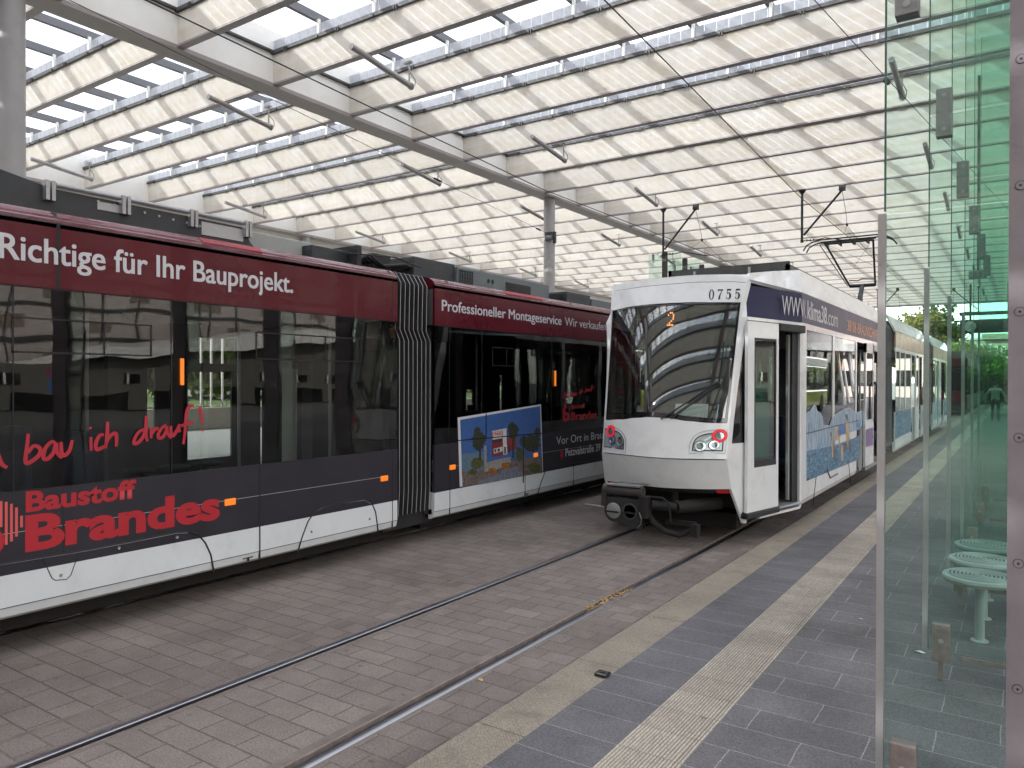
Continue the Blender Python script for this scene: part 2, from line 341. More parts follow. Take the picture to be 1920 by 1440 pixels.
# translucent louvre sheet
def louvre():
    m, t, out = newmat('louvre_sheet'); l = t.links.new
    tc = N(t, 'ShaderNodeTexCoord'); n = N(t, 'ShaderNodeTexNoise', Scale=1.1, Detail=6.0, Roughness=.6); l(tc.outputs['Object'], n.inputs['Vector'])
    mp = N(t, 'ShaderNodeMapping'); mp.inputs['Scale'].default_value = (.7, 1, 4.0); l(tc.outputs['Object'], mp.inputs['Vector'])
    n2 = N(t, 'ShaderNodeTexNoise', Scale=2.0, Detail=6.0); l(mp.outputs[0], n2.inputs['Vector'])
    cr = N(t, 'ShaderNodeValToRGB'); e = cr.color_ramp.elements; e[0].position = .38; e[0].color = (.83,.80,.745,1); e[1].position = .80; e[1].color = (.76,.70,.585,1); l(n2.outputs['Fac'], cr.inputs['Fac'])
    wv = N(t, 'ShaderNodeTexWave', Scale=5.0, bands_direction='X'); l(tc.outputs['Object'], wv.inputs['Vector'])
    d = N(t, 'ShaderNodeBsdfDiffuse'); tr = N(t, 'ShaderNodeBsdfTranslucent'); mx = N(t, 'ShaderNodeMixShader', Fac=.46)
    mp3 = N(t, 'ShaderNodeMapping'); mp3.inputs['Scale'].default_value = (7, 1, .5); l(tc.outputs['Object'], mp3.inputs['Vector'])
    n3 = N(t, 'ShaderNodeTexNoise', Scale=1.0, Detail=5.0, Roughness=.7); l(mp3.outputs[0], n3.inputs['Vector'])
    oi = N(t, 'ShaderNodeObjectInfo'); r3 = N(t, 'ShaderNodeMapRange'); r3.inputs['From Min'].default_value = .42; r3.inputs['From Max'].default_value = .75; r3.inputs['To Min'].default_value = 1.0; r3.inputs['To Max'].default_value = .92; l(n3.outputs['Fac'], r3.inputs['Value'])
    r4 = N(t, 'ShaderNodeMapRange'); r4.inputs['To Min'].default_value = .93; r4.inputs['To Max'].default_value = 1.05; l(oi.outputs['Random'], r4.inputs['Value'])
    mm_ = N(t, 'ShaderNodeMath', operation='MULTIPLY'); l(r3.outputs[0], mm_.inputs[0]); l(r4.outputs[0], mm_.inputs[1])
    mc = N(t, 'ShaderNodeMixRGB', blend_type='MULTIPLY'); mc.inputs['Fac'].default_value = 1; l(cr.outputs[0], mc.inputs['Color1']); l(mm_.outputs[0], mc.inputs['Color2'])
    l(mc.outputs[0], d.inputs['Color']); l(mc.outputs[0], tr.inputs['Color'])
    l(d.outputs[0], mx.inputs[1]); l(tr.outputs[0], mx.inputs[2]); l(mx.outputs[0], out.inputs['Surface']); return m
M['louvre'] = louvre()
def roofsheet(name, base, rib, dif, dc=(.92,.90,.87)):
    m, t, out = newmat(name); l = t.links.new
    tc = N(t, 'ShaderNodeTexCoord'); sx = N(t, 'ShaderNodeSeparateXYZ'); l(tc.outputs['Object'], sx.inputs[0])
    mm = N(t, 'ShaderNodeMath', operation='MULTIPLY'); mm.inputs[1].default_value = 1/.195; l(sx.outputs['X'], mm.inputs[0])
    fr = N(t, 'ShaderNodeMath', operation='FRACT'); l(mm.outputs[0], fr.inputs[0])
    lt = N(t, 'ShaderNodeMath', operation='LESS_THAN'); lt.inputs[1].default_value = .075; l(fr.outputs[0], lt.inputs[0])
    c = N(t, 'ShaderNodeMixRGB'); c.inputs['Color1'].default_value = (*base, 1); c.inputs['Color2'].default_value = (*rib, 1); l(lt.outputs[0], c.inputs['Fac'])
    tr = N(t, 'ShaderNodeBsdfTransparent'); l(c.outputs[0], tr.inputs['Color'])
    df0 = N(t, 'ShaderNodeBsdfTranslucent'); df0.inputs['Color'].default_value = (*dc,1); df1 = N(t, 'ShaderNodeBsdfDiffuse'); df1.inputs['Color'].default_value = (*dc,1)
    df = N(t, 'ShaderNodeMixShader', Fac=.4); l(df0.outputs[0], df.inputs[1]); l(df1.outputs[0], df.inputs[2])
    mx = N(t, 'ShaderNodeMixShader', Fac=dif); mf = N(t, 'ShaderNodeMath', operation='MULTIPLY_ADD'); mf.inputs[1].default_value = -dif*.8; mf.inputs[2].default_value = dif; l(lt.outputs[0], mf.inputs[0]); l(mf.outputs[0], mx.inputs['Fac']); l(tr.outputs[0], mx.inputs[1]); l(df.outputs[0], mx.inputs[2]); l(mx.outputs[0], out.inputs['Surface']); return m
M['roof'] = roofsheet('roof_polycarbonate', (.60,.63,.68), (.78,.82,.87), .32)
M['upstrip'] = roofsheet('upper_strip_sheet', (.50,.52,.55), (.85,.87,.9), .90, (.66,.67,.69))
def leafmat(name, c1, c2):
    m, t, out = newmat(name); l = t.links.new
    tc = N(t, 'ShaderNodeTexCoord'); n = N(t, 'ShaderNodeTexNoise', Scale=1.3, Detail=4.0); l(tc.outputs['Object'], n.inputs['Vector'])
    cr = N(t, 'ShaderNodeValToRGB'); cr.color_ramp.elements[0].color = (*c1, 1); cr.color_ramp.elements[0].position = .35; cr.color_ramp.elements[1].color = (*c2, 1); cr.color_ramp.elements[1].position = .65; l(n.outputs['Fac'], cr.inputs['Fac'])
    d = N(t, 'ShaderNodeBsdfDiffuse'); tr = N(t, 'ShaderNodeBsdfTranslucent'); mx = N(t, 'ShaderNodeMixShader', Fac=.35)
    l(cr.outputs[0], d.inputs['Color']); l(cr.outputs[0], tr.inputs['Color']); l(d.outputs[0], mx.inputs[1]); l(tr.outputs[0], mx.inputs[2]); l(mx.outputs[0], out.inputs['Surface']); return m
M['leaf'] = leafmat('leaves_green', (.025,.042,.010), (.06,.09,.022))
M['leaf2'] = leafmat('leaves_yellowish', (.06,.07,.02), (.12,.12,.04))
M['leaf3'] = leafmat('leaves_bright', (.04,.08,.012), (.09,.15,.025))
# ------------------------------------------------------------------ the setting: ground, street, rails, platforms
def sheet(name, x0, x1, y0, y1, z, mat):
    return tag(MB().add([(x0,y0,z),(x1,y0,z),(x1,y1,z),(x0,y1,z)], [(0,1,2,3)]).build(name, mat), kind='structure')
sheet('ground', -400, 400, -300, 600, -.06, M['asphalt'])
sheet('grass_verge', -140, -34, -60, 200, -.04, M['grass'])['kind'] = 'structure'
def kerbmat():
    m = pbr('kerb_concrete', (.27,.235,.185), .85, 0, .16, 1.6, dirt=.6, dcol=(.13,.10,.08), fine=.4, bscale=70)
    t = m.node_tree; l = t.links.new; b = [n for n in t.nodes if n.type == 'BSDF_PRINCIPLED'][0]
    tc = N(t, 'ShaderNodeTexCoord'); mp = N(t, 'ShaderNodeMapping'); mp.inputs['Rotation'].default_value = (0, 0, R(45)); mp.inputs['Scale'].default_value = (1, 1, 1); l(tc.outputs['Object'], mp.inputs['Vector'])
    v = N(t, 'ShaderNodeTexBrick', Scale=1.0); v.inputs['Brick Width'].default_value = .03; v.inputs['Row Height'].default_value = .015; v.inputs['Mortar Size'].default_value = .0035; v.inputs['Mortar Smooth'].default_value = .8
    l(mp.outputs[0], v.inputs['Vector'])
    inv = N(t, 'ShaderNodeMath', operation='SUBTRACT'); inv.inputs[0].default_value = 1; l(v.outputs['Fac'], inv.inputs[1])
    bp = N(t, 'ShaderNodeBump', Strength=.9, Distance=.004); l(inv.outputs[0], bp.inputs['Height']); l(bp.outputs[0], b.inputs['Normal']); return m
M['kerb'] = kerbmat()
Y0g, Y1g = -16, 64
strips = [(-7.9,-7.26,'street'),(-7.105,-6.055,'street'),(-5.9,-4.255,'street'),(-4.255,-4.215,'bitumen'),(-4.215,-3.965,'edge'),(-3.80,-2.93,'street'),(-2.735,-2.345,'edge')]
b = {}
for x0, x1, k in strips:
    b.setdefault(k, MB()).add([(x0,Y0g,0),(x1,Y0g,0),(x1,Y1g,0),(x0,Y1g,0)], [(0,1,2,3)])
tag(b['street'].build('street_paving', M['street']), kind='structure')
tag(b['edge'].build('street_edge_paving', M['edge']), kind='structure')
tag(b['bitumen'].build('street_joint_strip', M['bitumen']), kind='structure')
def rail(xc, side):     # side +1: groove lies towards +X of the head
    m = MB(); Y0, Y1 = Y0g, Y1g; h = .0285
    m.prism([(xc-h,-.05),(xc-h,.0),(xc-h*.8,.003),(xc-h*.4,.0052),(xc,.006),(xc+h*.4,.0052),(xc+h*.8,.003),(xc+h,.0),(xc+h,-.05)], lambda p, q, t: (p, t, q), Y0, Y1, 0)
    g0, g1 = (xc+h, xc+h+.045) if side > 0 else (xc-h-.045, xc-h)
    m.box(g0, g1, Y0, Y1, -.05, -.028, 1)
    e0, e1 = (g1, g1+.013) if side > 0 else (g0-.013, g0)
    m.box(e0, e1, Y0, Y1, -.05, .002, 2)
    if side > 0: c = [(xc-h-.024, xc-h), (e1, xc+.1145)]
    else: c = [(xc+h, xc+h+.0195), (xc-.147 if xc > -5 else xc-.1, e0)]
    for a0, a1 in c: m.box(a0, a1, Y0, Y1, -.05, .0005, 3)
    tag(m.build('tram_rail', [M['steel'], M['raildark'], M['rust'], M['bitumen']]), kind='structure')
rail(-3.9135, 1); rail(-2.7835, -1)
rail(-6.58-.565, 1); rail(-6.58+.565, -1)
for x0, x1 in ((-7.26,-7.198),(-7.03-.001,-7.105+.0),(-6.115,-6.055),(-5.967,-5.9)):
    sheet('street_joint_strip', min(x0,x1), max(x0,x1), Y0g, Y1g, -.001, M['bitumen'])
for side in (0, 1):
    m = MB(); y = 3.115 - 1.07*18
    while y < Y1g:
        y1 = y + 1.062
        if side == 0: pr = [(-2.345,-.05),(-2.345,.012),(-2.318,.05),(-2.03,.05),(-2.03,-.05)]
        else: pr = [(-7.9,-.05),(-7.9,.012),(-7.927,.05),(-8.215,.05),(-8.215,-.05)]
        m.prism(pr, lambda p, q, t: (p, t, q), y, y1); y += 1.07
    m.box(-2.34 if side == 0 else -8.21, -2.035 if side == 0 else -7.905, Y0g, Y1g, -.05, .008)
    tag(m.build('kerb', M['kerb']), kind='structure')
sheet('platform_paving_inner', -2.03, -1.615, Y0g, Y1g, .05, M['platmid'])
sheet('tactile_strip', -1.615, -1.281, Y0g, Y1g, .047, M['groove'])
m = MB(); n = 19; w = .334/n
for i in range(n):
    x = -1.615 + w*(i+.5); m.prism([(x-w*.34,.047),(x-w*.2,.0535),(x+w*.2,.0535),(x+w*.34,.047)], lambda p, q, t: (p, t, q), Y0g, Y1g)
tag(m.build('tactile_strip_ribs', M['strip'], fix=False), kind='structure')
sheet('platform_paving', -1.281, 9.5, Y0g, Y1g, .05, M['plat'])
sheet('platform_paving', -14.5, -8.215, Y0g, Y1g, .05, M['plat'])
# wood crumbs by the rail
m = MB()
for i in range(150):
    u, v = 1100 + 85*random.random(), 0; t = (u-1100)/85; v = 1141 - 36*t + random.gauss(0, 4)
    p = onZ(u, v, .004); a = random.uniform(0, PI); s = random.uniform(.006, .016); dx, dy = math.cos(a)*s, math.sin(a)*s
    m.box(p.x-s*.35, p.x+s*.35, p.y-s, p.y+s, 0, .004+random.random()*.006) if i % 2 else m.hexa([(p.x-dx,p.y-dy,.001),(p.x+dy*.3,p.y-dx*.3,.001),(p.x+dx,p.y+dy,.001),(p.x-dy*.3,p.y+dx*.3,.001)],[(p.x-dx,p.y-dy,.006),(p.x+dy*.3,p.y-dx*.3,.009),(p.x+dx,p.y+dy,.006),(p.x-dy*.3,p.y+dx*.3,.009)])
tag(m.build('litter_crumbs', M['chips']), kind='stuff')
# small litter
p = onZ(1130, 1267, .05); t = thing('black_device', 'small black plastic tag lying on the kerb stone', 'device', (p.x, p.y, .05))
MB().box(p.x-.042, p.x+.042, p.y-.036, p.y+.036, .052, .072).build('case', M['black'], t, bevel=.009, seg=3)
MB().box(p.x-.012, p.x+.012, p.y-.012, p.y+.004, .0722, .074).build('clip', M['rubber'], t)
def scrap(u, v, s, z, label, mat='paper'):
    p = onZ(u, v, z); m = MB(); k = 7
    pts = [(p.x+math.cos(2*PI*i/k)*s*random.uniform(.6,1.2), p.y+math.sin(2*PI*i/k)*s*random.uniform(.5,1), z+random.uniform(.003,.012)) for i in range(k)]
    m.add(pts + [(a, b, c-.002) for a, b, c in pts], [tuple(range(k)), tuple(range(k,2*k))[::-1]] + [(i,(i+1)%k,k+(i+1)%k,k+i) for i in range(k)])
    tag(m.build('paper_scrap', M[mat]), label, 'litter')
scrap(901, 1276, .022, .001, 'pale leaf scrap on the paving between rail and kerb', 'chips')
scrap(1726, 1224, .030, .05, 'white paper scrap lying behind the front glass screen')
scrap(1614, 1162, .018, .05, 'small white paper scrap beside the ribbed strip')
scrap(1853, 1163, .022, .05, 'crumpled paper scrap under the mint stools')

# ------------------------------------------------------------------ the canopy
BX = -10.37; ZB = 6.67; SP = 1.70; FY = 19.95
can = thing('station_canopy', 'large flat tram station canopy of translucent louvres between grey steel beams on round columns', 'canopy', (BX, 17.0, 0))
XL, XR = -20.1, 9.5
kmin, kmax = -22, 20
def hooks(m, mi):
    j = -8
    while j < 16:
        x = BX + 1.204*j + .5
        if XL < x < XR:
            m.box(x-.012, x+.004, FY-.09, FY-.06, ZB+.475, ZB+.54, mi); m.box(x+.03, x+.046, FY-.09, FY-.06, ZB+.475, ZB+.54, mi)
        j += 1
def mkfin():
    a = MB().box(XL, XR, FY-.012, FY+.012, ZB+.03, ZB+.55).build('louvre', M['louvre'], can)
    f = MB().box(XL, XR, FY-.06, FY+.06, ZB, ZB+.028).build('bottom_flange', M['beam'], a)
    r = MB(); r.box(XL, XR, FY-.06, FY+.03, ZB+.515, ZB+.57); hooks(r, 0)
    MB().box(XL, XR, FY-.006, FY+.006, ZB+.575, ZB+.75).build('upper_sheet', M['upstrip'], a)
    q = r; j = -8
    while j <= 16:
        x = BX + 1.204*j
        if XL < x < XR: q.box(x-.075, x+.075, FY-.085, FY-.06, ZB+.50, ZB+.535, 0); q.box(x+.035, x+.075, FY-.05, FY-.008, ZB+.575, ZB+.80, 1)
        j += 1
    q.build('top_rail', [M['dgrey'], M['beamweb']], a)
    return a
fin = mkfin()
for k in range(kmin, kmax+1):
    if k == 0: continue
    c = fin.copy(); COL.objects.link(c); c.parent = can; c.location = (0, SP*k, 0)
    for ch in fin.children:
        d = ch.copy(); COL.objects.link(d); d.parent = c
YA, YB = FY+SP*kmin-.4, FY+SP*kmax+1.0
j = -8
while j <= 16:
    x = BX + 1.204*j
    if XL < x < XR and j not in (-8, 0, 14):
        m = MB(); m.box(x-.02, x+.02, YA, YB, ZB+.80, ZB+.92); m.box(x-.035, x+.035, YA, YB, ZB+.785, ZB+.80)
        m.build('rafter', M['rafter'], can)
    j += 1
MB().box(XL, XR, YA, YB, ZB+.935, ZB+.945).build('roof_sheet', M['roof'], can)
for x in (BX, BX-9.632, BX+16.86):
    m = MB(); m.box(x-.14, x+.14, YA, YB, ZB+.03, ZB+.92, 1); m.box(x-.20, x+.20, YA, YB, ZB-.035, ZB+.03, 0)
    m.build('main_beam', [M['beam'], M['beamweb']], can)
# dark corner trims between rail and beam web
m = MB()
for k in range(kmin, kmax):
    y = FY + SP*k
    for s in (1, -1): m.box(BX+s*.14, BX+s*.20, y+.03, y+SP-.06, ZB+.535, ZB+.57)
m.build('web_trim', M['dgrey'], can)
MB().box(XL, XR, YB, YB+.06, ZB-.02, ZB+.95).build('fascia', M['beam'], can)
MB().box(XL-.12, XL-.06, YA, YB, 4.9, ZB+.95).build('side_fascia', M['beamweb'], can)
cyl = [4.21, 17.05, 31.18, 45.0, -9.0]
for x in (BX, BX-9.632, BX+16.86):
    for y in cyl:
        m = MB().lathe([(.150, 0), (.150, ZB-.012)], (x, y, 0), n=32); m.lathe([(.22,.05),(.22,.07)], (x, y, 0), n=24)
        m.build('column', M['grey'], can, smooth=True)
        if x == BX: MB().box(x-.2, x+.2, y-.2, y+.2, ZB-.04, ZB-.013).build('column_head', M['beam'], can)
m = MB(); m.box(BX+.14, BX+.19, 17.0, 17.1, 5.45, 5.75); m.box(BX-.02, BX+.2, 16.86, 16.9, 5.5, 5.72); m.build('wire_bracket', M['dgrey'], can)

# hanging tube lamps
rows = [(-7.92, 'over the gap between the two trams'), (-11.33, 'just left of the main beam'), (-17.72, 'in the far left roof bay'), (-1.59, 'over the platform edge')]
ords = ['nearest', 'second nearest', 'third', 'fourth', 'fifth', 'sixth', 'seventh', 'eighth', 'ninth', 'farthest']
def lamp(x, y, z=6.43):
    t = thing('tube_lamp', 'x', 'lamp', (x, y, z), 'grey tube lamps hanging from the canopy louvres')
    m = MB(); m.tube([(x, y-1.28, z+.16), (x, y, z)], .046, 14); m.lathe([(.056,-.03),(.056,.01)], (x, y, z), ax='Y', n=16); m.build('tube', M['stain'], t, smooth=True)
    m = MB(); m.tube([(x+.0, y-.05, z+.02), (x, y-.05, z+.36)], .014, 8); m.box(x-.09, x+.05, y-.08, y-.02, z+.345, z+.375); m.build('hanger', M['stain'], t)
    MB().tube([(x, y-.02, z), (x+.05, y+.03, z+.02), (x+.06, y+.02, z+.1), (x+.01, y-.04, z+.2)], .006, 6).build('cable', M['rubber'], t)
    return t
l0 = lamp(-7.92, 8.85); first = True
for x, where in rows:
    for i in range(10):
        y = 8.85 + 4.79*i
        o = l0 if first else dup(l0, (x, y, 6.43)); first = False
        if i == 0 and x == -1.59:
            for c in list(o.children): bpy.data.objects.remove(c)
            bpy.data.objects.remove(o); continue
        o['label'] = '%s of the grey tube lamps %s' % (ords[i], where)

# ------------------------------------------------------------------ overhead line
def wire(name, pts, label, cat='wire', r=.006, parts=()):
    o = MB().tube(pts, r, 6).build(name, M['wire']); tag(o, label, cat); return o
wire('contact_wire', [(-6.58,-14,5.55),(-6.58,3.8,5.27),(-6.58,10.6,5.0),(-6.58,14.7,5.03),(-6.58,20,5.05),(-6.58,60,5.2)], 'black contact wire running above the burgundy tram', r=.0075)
wire('contact_wire', [(-3.35,-14,5.9),(-3.35,6.5,5.52),(-3.35,14.4,5.20),(-3.35,19,5.21),(-3.35,42,5.2),(-3.35,90,5.3)], 'black contact wire running above the white tram and through its pantograph', r=.0075)
a, c = onZ(1527, 0, 5.7), onZ(1897, 400, 5.7); dd = (c-a)
w = wire('span_wire', [a-dd*.9, a, c, c+dd*.5], 'thin black wire crossing the roof to the right behind the glass screens', r=.005)
p = onZ(1663, 153, 5.7); MB().tube([p-dd*.004, p+dd*.004], .035, 8).build('insulator', M['wire'], w)
a = onZ(130, 0, 6.0); c = Vector((BX+.15, 17.0, 5.62))
w = wire('stay_wire', [a+(a-c)*.6, a, c], 'thin stay wire with turnbuckles ending at the round column', r=.005)
for u in (.57, .93):
    q = a+(c-a)*u; e = (c-a).normalized()
    MB().tube([q-e*.16, q-e*.1, q, q+e*.1, q+e*.16], [.006,.022,.022,.022,.006], 8).build('turnbuckle', M['wire'], w)
def bracket(x, y, label, flip=1, ex=.95, drop=1.27):
    t = thing('wire_support', label, 'wire support', (x, y, ZB), 'black line supports hanging from the louvres')
    m = MB(); m.tube([(x, y, ZB), (x, y, ZB-drop)], .03, 10); m.tube([(x, y, ZB), (x, y, ZB-.1)], [.1,.03], 10); m.tube([(x,y,ZB-drop),(x,y,ZB-drop-.06)], .04, 10); m.build('post', M['rubber'], t, smooth=True)
    xe = x + flip*ex
    m = MB(); m.tube([(x+flip*.04, y, ZB-drop+.12), (xe, y, ZB-.12)], .026, 10); m.box(xe-.07, xe+.07, y-.06, y+.06, ZB-.14, ZB); m.build('strut', M['rubber'], t, smooth=True)
    m = MB(); z = ZB-drop-.02
    m.tube([(x+flip*.04, y, z), (x+flip*.35, y, z-.01), (x+flip*.55, y+.02, z+.03), (x+flip*1.25, y+.05, z-.14)], .013, 8)
    for q in (.12, .2, .28): m.lathe([(.03,-.008),(.03,.008)], (x+flip*q, y, z), ax='X', n=10)
    m.build('steady_arm', M['wire'], t)
    m = MB(); m.tube([(xe, y, ZB-.14), (xe+flip*.05, y+.3, ZB-.75), (xe+flip*.05, y+.35, ZB-.95)], .006, 6)
    m.tube([(xe+flip*.05, y+.35, ZB-.95), (x+flip*1.22, y-1.2, 5.24)], .005, 6); m.tube([(xe+flip*.05, y+.35, ZB-.95), (x+flip*1.25, y+1.8, 5.24)], .005, 6); m.lathe([(.03,-.03),(.03,.03)], (xe+flip*.05, y+.35, ZB-.93), n=8)
    m.build('dropper', M['wire'], t); return t
bracket(-4.60, FY, 'black line support above the white tram, beside its pantograph')
bracket(-8.36, FY, 'black line support left of the white tram in front of the green glass')
p1 = onZ(1647, 543, ZB)
bracket(p1.x, round((p1.y-FY)/SP)*SP+FY, 'distant black line support seen past the left edge of the front glass')
bracket(-1.75, FY+SP*15, 'distant black line support hanging beside the station clock', flip=-1, ex=1.1)

# ------------------------------------------------------------------ glass screens on this platform
M['edgeglass'] = pbr('glass_edge', (.05,.14,.11), .2, 0, 0)
def screen(y, label, full):
    t = thing('glass_screen', label, 'glass screen', (-.2, y, .05), 'green glass screens across the platform')
    x0, x1 = -.452, -.035
    MB().box(x0+.006, x1, y-.006, y+.006, .21, 3.40).build('lower_pane', M['sglass'], t)
    MB().box(x0-.001, x0+.005, y-.0065, y+.0065, 2.51, 6.55).build('glass_edge', M['edgeglass'], t)
    MB().box(x0+.006, x1, y-.006, y+.006, 3.42, 6.55).build('upper_pane', M['sglass2'], t)
    m = MB(); m.box(x0-.022, x0+.006, y-.013, y+.016, .10 if full else .22, 2.50)
    for z in (.5, 1.2, 1.9, 2.3): m.lathe([(.004,-.0015),(.004,.0015)], (x0-.012, y-.0145, z), ax='Y', n=8)
    m.build('edge_trim', M['stain'], t)
    m = MB(); cx = -.373; m.box(cx-.042, cx+.042, y-.034, y+.034, 3.41-.14, 3.41+.14)
    cl = m.build('clamp', M['clamp'], t, bevel=.003)
    for z in (3.31, 3.51): MB().lathe([(.013,-.002),(.010,.002),(.004,.001)], (cx, y-.036, z), ax='Y', n=14).build('screw', M['stain'], cl)
    m = MB(); cx = -.375; m.box(cx-.046, cx+.046, y-.03, y+.03, .17, .385); m.box(cx-.014, cx+.014, y-.012, y+.012, .05, .17)
    ft = m.build('foot_clamp', M['rust'], t, bevel=.003)
    MB().lathe([(.014,-.002),(.010,.002),(.004,.001)], (cx, y-.031, .29), ax='Y', n=14).build('screw', M['stain'], ft)
    MB().box(-.275, x1, y-.011, y+.011, .185, .21).build('bottom_strip', M['rust'], t)
    m = MB(); m.box(-.034, .36, y-.02, y+.06, .05, 6.6)
    po = m.build('post', M['pillar'], t)
    for k in range(13):
        z = 1.62+.463*(k-3)+.0
        for xx in (onY(1911.5, 700, 3.32).x,):
            MB().lathe([(.0175,-.0005),(.0175,.0018)], (xx, y-.022, z), ax='Y', n=20).build('screw_ring', M['under'], po); q = MB().lathe([(.0155,-.0012),(.0155,.001)], (xx, y-.0222, z), ax='Y', n=20).build('screw', M['pillar'], po); MB().lathe([(.0045,-.0006),(.0045,.0005)], (xx, y-.0235, z), ax='Y', n=8).build('screw_socket', M['black_line'], po)
    return t
names = ['front green glass screen with the long steel edge trim, nearest the camera', 'second glass screen, standing just in front of the mint stools', 'third glass screen, just behind the mint stools', 'fourth glass screen behind the stools', 'fifth glass screen towards the far end', 'sixth glass screen towards the far end']
for i, nm in enumerate(names): screen(3.34 + 1.765*i, nm, i == 0)
# round mint stools
def stool(x, y):
    t = thing('round_stool', 'x', 'stool', (x, y, .05), 'mint green round metal stools behind the glass')
    m = MB(); m.lathe([(.175,.455),(.205,.452),(.222,.462),(.228,.478),(.222,.494),(.205,.50),(.195,.497)], (x, y, .0), n=48)
    s = m.build('seat', M['mint'], t, smooth=True)
    MB().lathe([(.193,.4965),(.193,.4985)], (x, y, 0), n=40).build('gap_shade_disc', M['rubber'], s)  # dark disc put under the rings to give shade in the grille gaps
    m = MB()
    for i in range(8):
        r = .025+.0235*i; k = 40; h = .0065
        vs = []; fs = []
        for a in range(k):
            c, s_ = math.cos(2*PI*a/k), math.sin(2*PI*a/k)
            for rr, z in ((r-h,.494),(r-h*.7,.505),(r+h*.7,.505),(r+h,.494)): vs.append((x+rr*c, y+rr*s_, z))
        for a in range(k):
            b2 = (a+1) % k
            for q in range(3): fs.append((a*4+q, b2*4+q, b2*4+q+1, a*4+q+1))
        m.add(vs, fs)
    m.build('seat_grille', M['mint'], s, smooth=True, fix=False)
    MB().lathe([(.030,.05),(.030,.455)], (x, y, 0), n=24).build('leg', M['mint'], t, smooth=True)
    MB().lathe([(.055,.05),(.055,.056),(.034,.06)], (x, y, 0), n=24).build('foot_plate', M['mint'], t, smooth=True)
    return t
s0 = stool(-.215, 6.02); s0['label'] = 'mint green round stool, nearest of the three'
dup(s0, (-.215, 6.60, .05), 'mint green round stool in the middle of the three')
dup(s0, (-.215, 7.18, .05), 'mint green round stool, farthest of the three')

# glass shelter on the far platform
for i, lb in enumerate(['nearest dark post with green glass, left of the white tram roof', 'second dark post with green glass on the far platform', 'third dark post with green glass on the far platform', 'farthest dark post with green glass on the far platform']):
    y = 24.6 + 1.765*i; x = -10.2 if i else -10.25
    t = thing('far_glass_screen', lb, 'glass screen', (x, y, .05), 'green glass screens on the far platform')
    wd = .085
    MB().box(x-wd, x+wd, y-.05, y+.05, .05, 6.3).build('post', M['dgrey'], t)
    MB().box(x-.60, x-wd, y-.006, y+.006, .2, 6.25).build('side_pane', M['sglass'], t)
    MB().box(x+wd, x+.60, y-.006, y+.006, .2, 6.25).build('side_pane', M['sglass'], t)
    MB().box(x+.33, x+.40, y-.03, y+.03, 5.55, 5.85).build('clamp', M['clamp'], t)
    MB().box(x-.47, x-.40, y-.03, y+.03, 5.95, 6.25).build('clamp', M['clamp'], t)
